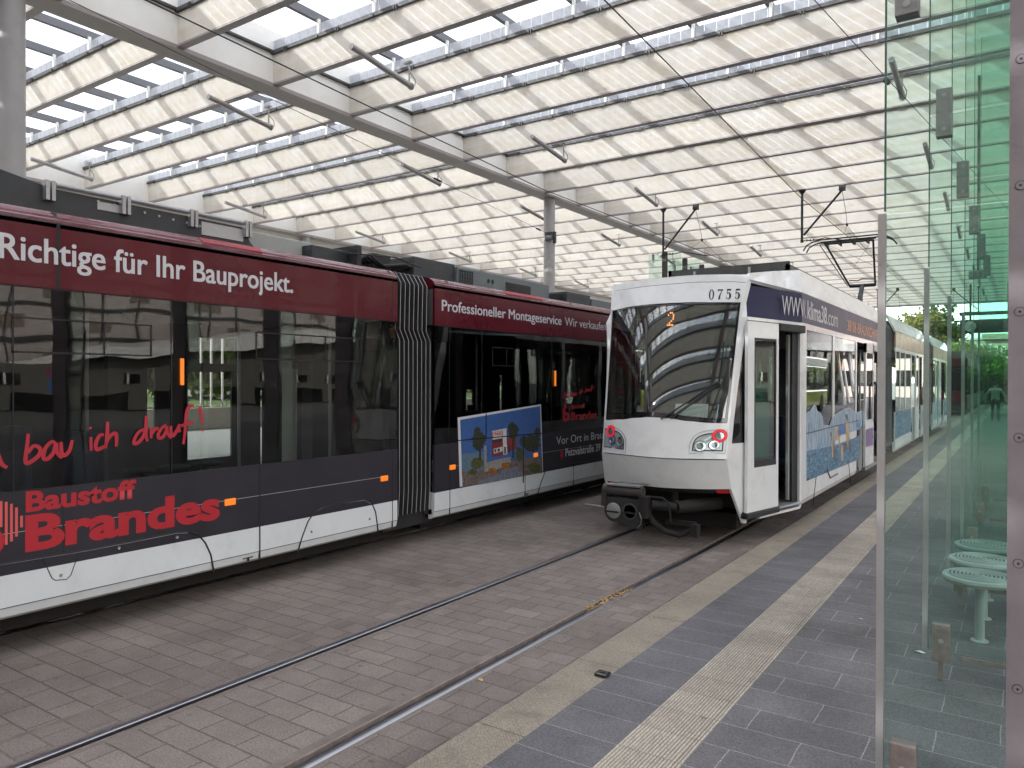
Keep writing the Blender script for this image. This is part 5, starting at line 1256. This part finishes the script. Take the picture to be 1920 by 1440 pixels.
# interior and floor, underframe, coupler
for a, b2 in ((9.6,J0),(J1,K0),(K1,YE)):
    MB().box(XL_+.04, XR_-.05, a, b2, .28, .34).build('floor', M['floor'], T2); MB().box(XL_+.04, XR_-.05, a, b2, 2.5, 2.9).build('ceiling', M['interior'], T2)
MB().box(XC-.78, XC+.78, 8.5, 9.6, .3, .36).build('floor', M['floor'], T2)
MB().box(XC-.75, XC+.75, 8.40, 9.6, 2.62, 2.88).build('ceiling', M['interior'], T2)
MB().box(XC-.68, XC+.68, 7.98, 8.3, .95, 1.28).build('dashboard', M['rubber'], T2)
MB().box(XC-.9, XC+.25, 9.5, 9.54, .34, 2.5).build('partition', M['interior'], T2)
for y in (10.2, 11.2, 12.2, 13.2, 18.6, 19.6, 20.6, 29, 30):
    for x in (XC-.8, XC+.75):
        s = MB().box(x-.21, x+.21, y-.2, y+.2, .7, .78).build('passenger_seat', M['seat'], T2, bevel=.02); MB().box(x-.21, x+.21, y+.16, y+.22, .785, 1.35).build('backrest', M['seat'], s, bevel=.02)
MB().tube([(XC-.55,8.75,.36),(XC-.55,8.75,2.6)], .016, 8).build('hand_pole', M['alu'], T2)
MB().box(XC-.62, XC+.62, 8.6, 9.8, .18, .27).build('underframe', M['under'], T2)
MB().box(XC-.68, XC+.68, 8.5, 8.7, .12, .62).build('underframe', M['under'], T2)
for y in (10.6, 12.3, 20, 22, 30, 31.8):
    for x in (XC-.565, XC+.565): MB().lathe([(.3,-.05),(.3,.04),(.27,.05)], (x, y, .305), ax='X', n=28).build('wheel', M['under'], T2)
MB().box(XC-.5, XC+.5, 9.9, 13, .2, .45).build('bogie', M['under'], T2)
CP = lambda u, v, Y=7.55: onY(u, v, Y)
a_, b_ = CP(1134, 915), CP(1205, 927)
m = MB(); X0c, X1c = a_.x, b_.x
m.tube([(X0c-.01, 7.57, (a_.z+b_.z)/2), (X1c, 7.57, (a_.z+b_.z)/2)], [.070,.062], 14)
m.box(X0c-.01, X0c+.05, 7.48, 7.64, .42, .60)
cp = m.build('coupler', M['coup'], T2, smooth=True) if 'coup' in M else m.build('coupler', M['rubber'], T2, smooth=True)
m = MB(); m.box(X0c+.04, X1c-.02, 7.50, 7.62, a_.z+.045, a_.z+.06); m.box(X0c+.12, X1c+.02, 7.66, 7.70, a_.z+.05, a_.z+.07); m.build('coupler_lid', M['alu'], cp)
c1, c2_ = CP(1154, 956), CP(1185, 958)
m = MB()
ang = [(c1.x-.115*math.cos(t), c1.z-.125*math.sin(t)) for t in [R(-10+100*i/8) for i in range(9)]]
poly = ang + [(c2_.x-.05, c1.z-.15), (c2_.x+.10, c1.z-.19), (c2_.x+.13, c1.z+.14), (c1.x-.112, c1.z+.14)]
m.prism(poly, lambda p, q, t: (p, t, q), 7.50, 7.62); m.build('coupler_face', M['rubber'], cp, bevel=.006)
for c_, mt in ((c1, 'clamp'), (c2_, 'dgrey')):
    m = MB(); m.lathe([(.088,0),(.082,-.012),(.05,-.02),(.0,-.022)] if mt == 'clamp' else [(.092,0),(.088,-.014),(.074,-.014),(.07,0)], (c_.x, 7.50, c_.z), ax='Y', n=28); m.build('coupler_cone', M[mt], cp, smooth=True)
    MB().box(c_.x-.075, c_.x+.075, 7.472, 7.479, c_.z-.02, c_.z+.0).build('coupler_slot', M['black_line'], cp)
m = MB(); m.box(X1c-.02, X1c+.07, 7.48, 7.62, .33, .56); m.tube([(X1c+.08,7.6,.47),(X1c+.30,7.75,.44)], .05, 12); m.tube([(X1c+.30,7.75,.44),(X1c+.6,8.3,.44)], .07, 12)
m.tube([(X1c+.02,7.58,.42),(X1c+.09,7.62,.28),(X1c+.20,7.68,.18),(X1c+.34,7.75,.14),(X1c+.46,7.8,.20),(X1c+.5,7.8,.24)], .032, 12)
m.box(X1c+.46, X1c+.54, 7.75, 7.85, .14, .27); m.box(X1c+.15, X1c+.48, 7.82, 7.9, .23, .28)
m.tube([(X1c+.05,7.6,.55),(X1c+.2,7.62,.55),(X1c+.27,7.62,.5),(X1c+.29,7.64,.3)], .012, 8)
m.box(X1c+.2, X1c+.25, 7.9, 7.95, .4, .66); m.build('coupler_hoses', M['under'], cp, smooth=True)
MB().tube([(X1c+.0,7.46,.40),(X1c+.03,7.45,.33),(X1c+.02,7.46,.27),(X1c-.03,7.48,.22)], .005, 6).build('coupler_cable', M['rust'], cp)
MB().tube([(X0c-.26,7.56,c1.z+.03),(X0c,7.56,c1.z+.02)], .006, 6).build('coupler_pin', M['stain'], cp)
for o in T2.children:
    pass
# ------------------------------------------------------------------ the far burgundy tram on the white tram's track
T3 = thing('distant_burgundy_tram', 'distant dark red tram beyond the white tram, with one red tail lamp lit', 'tram', (XC, 45, 0))
def t3(u, v): return onY(u, v, 44.9)
x0, x1 = XC-1.15, XC+1.15
MB().box(x0, x1, 45.0, 68, .28, 1.05).build('lower_body', M['anth'], T3, bevel=.08)
MB().box(x0+.02, x1-.02, 45.1, 68, 1.06, 2.48).build('window_band', M['black'], T3, bevel=.06)
MB().box(x0, x1, 45.15, 68, 2.49, 3.05).build('roof_band', M['burg'], T3, bevel=.10)
MB().box(x0+.15, x1-.15, 46, 66, 3.06, 3.4).build('roof_box', M['roofbox'], T3, bevel=.04)
MB().box(x0+.05, x1-.05, 44.96, 44.999, .75, 1.3).build('rear_panel', M['burg'], T3, bevel=.03)
MB().box(x0+.1, x1-.1, 45.3, 67, .06, .28).build('underframe', M['under'], T3)
p = t3(1824, 757); MB().lathe([(.09,-.03),(.09,.0)], (min(p.x, x1-.15), 44.95, p.z), ax='Y', n=14).build('tail_lamp', M['redled'], T3)
tq = Vector((XC, 47.5, 5.0)); kn = Vector((XC, 49.2, 4.2))
m = MB(); m.tube([(XC,48.2,3.4), kn], .05, 8)
for s in (-1, 1): m.tube([kn+Vector((s*.3,0,0)), tq+Vector((s*.5,0,0))], .03, 6)
m.tube([tq+Vector((-.95,0,-.1)), tq+Vector((-.75,0,.08)), tq+Vector((.75,0,.08)), tq+Vector((.95,0,-.1))], .035, 6); m.build('pantograph', M['rubber'], T3)

# ------------------------------------------------------------------ station clock and departure display
t = thing('clock_display', 'dark hanging departure display with a round clock, seen through the glass', 'clock', (-1.5, 44, 4.2))
a, b2 = onY(1800, 625, 44), onY(1893, 597, 44)
MB().box(a.x, b2.x+.4, 43.9, 44.3, a.z, b2.z).build('display_case', M['roofbox'], t, bevel=.02)
a3, b3 = onY(1799, 592, 44), onY(1893, 582, 44)
MB().box(a3.x, b3.x+.4, 43.95, 44.25, a3.z, b3.z).build('upper_beam', M['roofbox'], t)
c = onY(1819, 612, 43.88)
ck = MB().lathe([(.30,0),(.30,.03),(.27,.035)], (c.x, 43.86, c.z), ax='Y', n=32).build('clock_case', M['dgrey'], t)
MB().lathe([(.265,-.004),(.265,.0)], (c.x, 43.855, c.z), ax='Y', n=32).build('clock_face', M['paper'], ck)
m = MB()
for i in range(12):
    q = 2*PI*i/12; m.box(c.x+.23*math.sin(q)-.012, c.x+.23*math.sin(q)+.012, 43.846, 43.85, c.z+.23*math.cos(q)-.012, c.z+.23*math.cos(q)+.012)
for q, l_, w_ in ((R(200), .13, .014), (R(35), .2, .010)):
    m.tube([(c.x, 43.845, c.z), (c.x+l_*math.sin(q), 43.845, c.z+l_*math.cos(q))], w_, 5)
m.build('clock_hands', M['black_line'], ck)
for x in (c.x, c.x+1.6): MB().tube([(x, 44.1, b2.z), (x, 44.1, ZB)], .05, 8).build('hanger', M['dgrey'], t)
# second hanging frame seen high behind the glass
t = thing('hanging_camera', 'small grey camera on a rod under the canopy behind the glass', 'camera', (-.6, 14, 5.4))
p = onY(1834, 515, 14); MB().tube([(p.x, 14, p.z), (p.x, 14, ZB)], .02, 8).build('rod', M['dgrey'], t); MB().box(p.x-.13, p.x+.12, 13.93, 14.07, p.z-.06, p.z+.06).build('body', M['clamp'], t, bevel=.02)

# ------------------------------------------------------------------ people
def human(x, y, facing, label, top='cloth1', legs='cloth1', h=1.72, arms=.20):
    t = thing('person', label, 'person', (x, y, .05))
    k = h/1.72
    J = {'pel':(0,0,.95),'wai':(0,0,1.08),'che':(0,.01,1.30),'nek':(0,0,1.45),'hed':(0,-.02,1.56),'top':(0,-.01,1.66),
         'hl':(-.10,0,.90),'kl':(-.11,-.03,.50),'al':(-.12,.02,.10),'tl':(-.13,-.12,.035),'hr':(.10,0,.90),'kr':(.12,-.10,.50),'ar':(.12,-.02,.10),'tr':(.14,-.16,.035),
         'sl':(-.18,0,1.38),'el':(-.20-arms*.5,.03,1.12),'wl':(-.20-arms*.6,-.05,.90),'fl':(-.20-arms*.6,-.08,.80),'sr':(.18,0,1.38),'er':(.20+arms*.5,.03,1.12),'wr':(.20+arms*.6,-.05,.90),'fr':(.20+arms*.6,-.08,.80)}
    Rr = {'pel':.15,'wai':.135,'che':.155,'nek':.06,'hed':.095,'top':.06,'hl':.10,'kl':.065,'al':.045,'tl':.035,'hr':.10,'kr':.065,'ar':.045,'tr':.035,'sl':.07,'el':.05,'wl':.035,'fl':.035,'sr':.07,'er':.05,'wr':.035,'fr':.035}
    E_ = ['pel wai','wai che','che nek','nek hed','hed top','pel hl','hl kl','kl al','al tl','pel hr','hr kr','kr ar','ar tr','che sl','sl el','el wl','wl fl','che sr','sr er','er wr','wr fr']
    names_ = list(J); c_, s_ = math.cos(facing), math.sin(facing)
    vs_ = [((p[0]*c_-p[1]*s_)*k, (p[0]*s_+p[1]*c_)*k, p[2]*k) for p in J.values()]
    me = bpy.data.meshes.new('body'); me.from_pydata(vs_, [tuple(names_.index(q) for q in e.split()) for e in E_], [])
    me.materials.append(M[top]); me.materials.append(M[legs]); me.materials.append(M['skin'])
    o = bpy.data.objects.new('body', me); COL.objects.link(o); o.parent = t
    sk = o.modifiers.new('skin', 'SKIN')
    for i, n_ in enumerate(names_):
        v = me.skin_vertices[0].data[i]; v.radius = (Rr[n_]*k, Rr[n_]*k*(.72 if n_ in ('pel','wai','che') else 1)); v.use_root = n_ == 'pel'
    ss = o.modifiers.new('sub', 'SUBSURF'); ss.levels = 1; ss.render_levels = 1
    bpy.context.view_layer.update(); me2 = bpy.data.meshes.new_from_object(o.evaluated_get(bpy.context.evaluated_depsgraph_get()))
    o.modifiers.clear(); o.data = me2
    me2.materials.clear(); [me2.materials.append(M[q]) for q in (top, legs, 'skin')]
    for p_ in me2.polygons:
        z = p_.center.z/k; p_.material_index = 2 if z > 1.46 else 1 if z < .93 and abs(p_.center.x*c_+p_.center.y*s_) < .22*k else 0; p_.use_smooth = True
        if z < .87 and p_.material_index == 0: p_.material_index = 2
    hd = Vector((-.0*c_, 0, 1.62*k)) 
    m = MB().ico((x+(.01*-s_), y+.01, .05+1.62*k), .105, 2, 0, sc=(.92, 1, 1.05)); m.build('hair', M['hair'], t, smooth=True)
    return t
p = onZ(1866, 790, .05); human(p.x, p.y, R(170), 'person in a grey top walking on the platform, seen through the glass', 'cloth2', 'cloth1', 1.75, .30)
p = onZ(1843, 741, 0); human(p.x, p.y, R(30), 'person standing beside the small white shelter far away', 'cloth1', 'cloth1', 1.75)
# bicycles
def bike(x, y, rz, label=None, group=None):
    t = thing('bicycle', label or 'x', 'bicycle', (0, 0, 0), group)
    for c in (-.52, .52):
        m = MB(); m.tube([(c+.33*math.cos(q), 0, .34+.33*math.sin(q)) for q in [2*PI*i/20 for i in range(21)]], .02, 5, caps=False)
        for i in range(6): q = PI*i/6; m.tube([(c-.32*math.cos(q),0,.34-.32*math.sin(q)),(c+.32*math.cos(q),0,.34+.32*math.sin(q))], .004, 3)
        m.build('wheel', M['rubber'], t)
    m = MB()
    for P_ in ([(-.52,0,.34),(-.05,0,.30),(.38,0,.80),(-.18,0,.78),(-.05,0,.30)], [(-.52,0,.34),(-.18,0,.78),(-.2,0,.92)], [(.52,0,.34),(.36,0,.98)]): m.tube(P_, .022, 6)
    m.build('frame', M['dgrey'], t)
    MB().box(-.32,-.08,-.06,.06,.92,.97).build('saddle', M['rubber'], t, bevel=.02); MB().tube([(.30,-.28,1.02),(.38,0,1.0),(.30,.28,1.02)], .015, 6).build('handlebar', M['alu'], t)
    t.location = (x, y, 0); t.rotation_euler = (0, 0, rz); return t
p = onZ(1835, 742, 0); bk = bike(p.x, p.y, R(70), 'dark bicycle standing by the small distant shelter')
# small shelter far away
p = onZ(1846, 742, 0); t = thing('small_shelter', 'small white framed glass shelter in the far distance behind the walking person', 'shelter', (p.x, p.y, 0))
w = onY(1859, 742, p.y).x - p.x
for x in (-w, w):
    for d in (0, 1.6): MB().box(p.x+x-.06, p.x+x+.06, p.y+d, p.y+d+.12, 0, 2.5).build('post', M['white'], t)
MB().box(p.x-w-.3, p.x+w+.3, p.y-.2, p.y+1.9, 2.5, 2.62).build('roof', M['white'], t)
MB().box(p.x-w, p.x+w, p.y+1.7, p.y+1.72, .3, 2.4).build('back_pane', M['sglass'], t)

# ------------------------------------------------------------------ trees and bushes
def tree(x, y, h, cr, mat, label, n=2200, leaf=.22, trunk=.45, name='tree', low=.35, z0=0):
    t = thing(name, label, 'tree', (x, y, z0))
    m = MB(); hb = h*trunk
    m.tube([(x, y, z0), (x+.1, y, z0+hb*.6), (x+.05, y+.1, z0+hb), (x, y, z0+h*.8)], [h*.022, h*.018, h*.014, .03], 8)
    cl = []
    for i in range(30):
        a = random.uniform(0, 2*PI); rr = cr*random.uniform(.15, .9); zz_ = z0 + h*random.uniform(low, .96)
        tap = 1 - abs((zz_-z0)/h - .62)*1.1; q = (x+math.cos(a)*rr*tap, y+math.sin(a)*rr*tap, zz_); cl.append((q, cr*random.uniform(.22, .42)))
        if i < 9: m.tube([(x+.05, y, z0+hb*random.uniform(.7, 1.3)), tuple((Vector(q)+Vector((x, y, zz_)))*.5), q], [h*.008, h*.005, .01], 5)
    m.build('trunk', M['bark'], t)
    m = MB()
    for i in range(n):
        c, r_ = random.choice(cl); d = Vector((random.gauss(0,1), random.gauss(0,1), random.gauss(0,.8))).normalized()*r_*random.random()**.4
        p_ = Vector(c)+d; a = Vector((random.gauss(0,1), random.gauss(0,1), random.gauss(0,1))).normalized(); b_ = a.cross(Vector((random.gauss(0,1), random.gauss(0,1), .3))).normalized()
        s = leaf*random.uniform(.5, 1.2); m.add([p_-a*s, p_+b_*s*.55, p_+a*s, p_-b_*s*.55], [(0,1,2,3)])
    m.build('crown', M[mat], t, fix=False); return t
for i, (u, v, h, cr, mt, Y) in enumerate([(1722,716,8.6,2.6,'leaf2',84),(1765,716,10.0,2.6,'leaf',88),(1700,716,7.6,2.0,'leaf2',80),(1744,716,8.8,2.2,'leaf',92)]):
    p = onY(u, v, Y); tree(p.x, Y, h, cr, mt, ['pale green tree beyond the canopy edge, above the white tram roof', 'taller green tree behind the second steel edge trim', 'small yellowish tree beyond the canopy edge, leftmost', 'darker green tree between the two taller trees'][i], 3200, .22)
for i, (u, Y, h, cr) in enumerate([(1802,70,4.4,2.6),(1835,74,4.3,3.4),(1875,72,4.2,3.4),(1800,98,5.6,3)]):
    p = onY(u, 716, Y); tree(p.x, Y, h, cr, 'leaf3', 'bright green bush %s' % ['right behind the distant red tram', 'below the far building windows', 'behind the walking person', 'in front of the far building wall'][i], 3800, .2, .3, 'bush', .08)
# far building
t = thing('far_building', 'low brown building with white framed windows beyond the trees on the right', 'building', (5, 118, 0))
Yb = 118; X_ = lambda u: onY(u, 700, Yb).x; Z_ = lambda v: onY(1840, v, Yb).z
MB().box(X_(1786), X_(1990), Yb, Yb+12, 0, Z_(637)).build('wall', pbr('brown_render', (.30,.25,.21), .85, dirt=.2), t)
MB().box(X_(1841), X_(1990), Yb-1, Yb+12, Z_(637), Z_(627)).build('upper_wall', pbr('brown_render_top', (.24,.20,.17), .85), t)
MB().box(X_(1784), X_(1841), Yb-.3, Yb+12, Z_(637), Z_(633)).build('parapet', M['grey'], t)
for u0, u1, v0, v1 in ((1798,1807,645,663),(1810,1817,645,663),(1832,1842,646,662),(1844,1851,646,662),(1853,1860,646,662),(1842,1850,667,674),(1852,1860,667,674),(1866,1874,650,663),(1878,1886,650,663)):
    f = MB(); f.box(X_(u0), X_(u1), Yb-.12, Yb-.001, Z_(v1), Z_(v0)); f = f.build('window', M['paper'], t)
    k = MB()
    for a in (0, 1):
        for c in (0, 1):
            xx = X_(u0)+(X_(u1)-X_(u0))*(.07+.5*a); k.box(xx, xx+(X_(u1)-X_(u0))*.36, Yb-.14, Yb-.121, Z_(v1)+(Z_(v0)-Z_(v1))*(.08+.48*c), Z_(v1)+(Z_(v0)-Z_(v1))*(.42+.48*c))
    k.build('pane', M['black'], f)
# ------------------------------------------------------------------ beyond the left platform
def car(x, y, rz, col, label):
    t = thing('parked_car', label, 'car', (0, 0, 0), 'cars parked beyond the lawn')
    pm_ = pbr('car_paint', col, .25, .3, .02, coat=1)
    m = MB(); m.prism([(-2.1,.3),(2.15,.3),(2.2,.62),(1.9,.82),(1.15,.92),(-1.9,.98),(-2.15,.85)], lambda p, q, s: (p, s, q), -.86, .86); m.build('body', pm_, t, bevel=.08)
    m = MB(); m.prism([(-1.85,.98),(-1.35,1.42),(.2,1.46),(1.1,.93)], lambda p, q, s: (p, s, q), -.74, .74); m.build('cabin', M['black'], t, bevel=.06)
    m = MB(); m.box(-1.3,.2,-.72,.72,1.44,1.48); m.build('roof', pm_, t, bevel=.02)
    for a in (-1.35, 1.35):
        for s in (-.8, .8): MB().lathe([(.31,-.1),(.31,.1)], (a, s, .31), ax='Y', n=18).build('wheel', M['rubber'], t)
    t.location = (x, y, -.04); t.rotation_euler = (0, 0, rz); return t
cols = [(.6,.62,.63),(.55,.56,.58),(.05,.08,.2),(.35,.37,.4)]
for i, u in enumerate((362, 378, 402, 425)):
    p = onX(u, 725, -62); car(-62+ (i % 2)*2, p.y, R(60), cols[i], ['silver hatchback', 'pale grey car', 'dark blue car', 'mid grey car'][i] + ' parked beyond the lawn, seen through the burgundy tram window')
MB_ = MB(); MB_.box(-25.6, -25.2, -8, 70, -.04, .75)
tag(MB_.build('low_wall', pbr('low_wall_stone', (.22,.20,.17), .9, dirt=.5)), 'low stained stone wall along the road beyond the burgundy tram', 'wall')
sheet('side_road', -24.5, -15.0, -20, 90, -.03, pbr('side_road_asphalt', (.16,.17,.17), .85))
for i in range(7):
    u = 290 + i*27; p = onX(u, 760, -28.5); b_ = dup(bk, (-28.5+random.uniform(-.5,.5), p.y, 0), 'parked bicycle behind the low stone wall, %s of the row from the left' % ['first','second','third','fourth','fifth','sixth','last'][i], R(random.uniform(20, 60))); b_['group'] = 'bicycles parked behind the low wall'
for i, u in enumerate((300, 365, 395, 430, 480, 600, 1013, 880)):
    X = -70 + (i % 3)*5; p = onX(u, 715, X)
    tree(X, p.y, 16, 8.5, 'leaf', 'large green tree behind the parked cars, %s from the left' % ['first','second','third','fourth','fifth','sixth','eighth','seventh'][i], 3600, .6, low=.05)
for i, u in enumerate((377, 396, 417)):
    p = onX(u, 715, -30); t = thing('thin_post', ['thin pale post by the bicycles, left one seen in the window', 'thin pale post by the bicycles, middle one seen in the window', 'thin pale post by the bicycles, right one seen in the window'][i], 'post', (-30, p.y, 0))
    MB().tube([(-30, p.y, -.04), (-30, p.y, 6)], .05, 8).build('shaft', M['grey'], t)
# ------------------------------------------------------------------ right of the platform: what the windows mirror
t = thing('sky_blocker', 'tall grey block added out of view to the right, keeping bright sky out of the white tram windows', 'building', (20, 92, 0))  # unseen block added so the tram windows mirror less bright sky
MB().box(.6, 40, 90, 105, 0, 22).build('wall', M['beam'], t)
for i in range(7):
    for j in range(12): MB().box(1.5+3*j, 3.6+3*j, 89.95, 89.99, 1.2+3*i, 2.9+3*i).build('window', M['black'], t)
t = thing('sky_blocking_hall', 'long brown station hall added unseen behind the viewer, keeping bright sky out of the glass screens', 'building', (0, -42, 0))  # unseen hall added to block sky glare in the panes, kept below the sun
MB().box(-60, 60, -56, -42, 0, 11.5).build('wall', pbr('hall_brown', (.26,.23,.20), .8, dirt=.3), t)
for j in range(24): MB().box(-58+4.9*j, -54.6+4.9*j, -41.99, -41.95, 4.2, 10).build('window', M['black'], t)
for j in range(24): MB().box(-58+4.9*j, -54.6+4.9*j, -41.99, -41.95, .2, 3.2).build('entrance', M['rubber'], t)
t = thing('stone_building', 'large pale building with a grid of stone slabs, mirrored in the burgundy tram windows', 'building', (46, 15, 0))
MB().box(46, 60, -25, 80, 0, 20).build('wall', pbr('stone_slabs', (.42,.38,.36), .8, dirt=.2), t)
m = MB()
for i in range(35):
    y = -25+3*i; m.box(45.93, 46, y-.05, y+.05, 0, 20)
for i in range(9): m.box(45.9, 46, -25, 80, 2.4+2.2*i, 2.65+2.2*i)
m.build('joints', M['dgrey'], t)
m = MB()
for i in range(35):
    for j in range(9):
        if (i+j) % 2: m.box(45.95, 46.0, -25+3*i-.9, -25+3*i+.9, 3.1+2.2*j, 3.9+2.2*j)
m.build('vents', pbr('slab_brown', (.20,.16,.13), .8), t)
t = thing('low_hall', 'low dark concrete hall with a rising white roof edge, mirrored in the burgundy tram', 'building', (36, 25, 0))
MB().prism([(14,0),(14,2.7),(24,3.1),(40,4.6),(70,6.2),(70,0)], lambda p, q, s: (s, p, q), 36, 44).build('wall', pbr('hall_concrete', (.13,.125,.115), .8, dirt=.3), t)
MB().prism([(22,3.02),(24,3.12),(40,4.62),(70,6.22),(70,7.4),(40,5.7),(25,3.8)], lambda p, q, s: (s, p, q), 35.4, 44.5).build('roof_edge', M['white'], t)
for i in range(14):
    f = MB().box(35.95, 35.99, 15+3.4*i, 16.2+3.4*i, 1.7, 2.4).build('window', M['black'], t); MB().box(35.9, 35.94, 15.2+3.4*i, 15.35+3.4*i, 1.7, 2.4).build('mullion', M['paper'], f)
for i in range(11): MB().box(35.95, 35.99, 15+4*i, 17.6+4*i, 0, 1.1).build('opening', M['black'], t)
t = thing('rounded_building', 'rounded grey building with red bands across the forecourt, mirrored in the white tram windows', 'building', (15.5, 60, 0))
cx, cy = 15.5, 60
for k, (z0_, z1_, mt, r_) in enumerate(((0,3.9,'black',9),(3.9,4.45,'white',10.2),(4.45,5.3,'grey',9),(5.3,5.5,'redband',9.1),(5.5,6.9,'black',8.95),(6.9,7.5,'grey',9),(7.5,7.8,'redband',9.1),(7.8,16,'grey',9))):
    MB().lathe([(r_, z0_), (r_, z1_-.004)], (cx, cy, 0), n=48).build(['glass_front','canopy_band','wall','band','window_band','wall','band','wall'][k], pbr('red_band', (.55,.08,.05), .5) if mt == 'redband' else M[mt], t)
for a in range(12):
    q = R(150+15*a); MB().tube([(cx+10*math.cos(q), cy+10*math.sin(q), 0), (cx+9.4*math.cos(q), cy+9.4*math.sin(q), 3.9)], .12, 8).build('leaning_column', M['white'], t)
t = thing('green_bus', 'bright green and black bus standing across the forecourt, mirrored in the white tram', 'bus', (6, 40, 0.05))
MB().box(4.9, 7.4, 36, 47, .40, 1.3).build('lower_body', pbr('lime_paint', (.32,.40,.03), .3, coat=1), t, bevel=.08); MB().box(4.95, 7.35, 36.1, 46.9, 1.31, 2.6).build('window_band', M['black'], t, bevel=.05); MB().box(4.9, 7.4, 36, 47, 2.61, 3.1).build('roof', M['white'], t, bevel=.1)
for y in (38, 45):
    for x in (5.0, 7.3): MB().lathe([(.48,-.12),(.48,.12)], (x, y, .53), ax='X', n=24).build('wheel', M['rubber'], t)
t = thing('parking_sign', 'round red and blue road sign on a pole, mirrored in the burgundy tram', 'sign', (27, 17.2, 0))
MB().tube([(27,17.2,0),(27,17.2,3.4)], .04, 8).build('pole', M['alu'], t); MB().lathe([(.32,0),(.32,.02)], (26.94,17.2,2.3), ax='X', n=28).build('disc', M['reflred'], t); MB().lathe([(.24,-.004),(.24,0)], (26.935,17.2,2.3), ax='X', n=28).build('disc_centre', M['blue'], t); MB().box(26.92,26.94,16.95,17.45,1.4,1.92).build('plate', M['blue'], t)
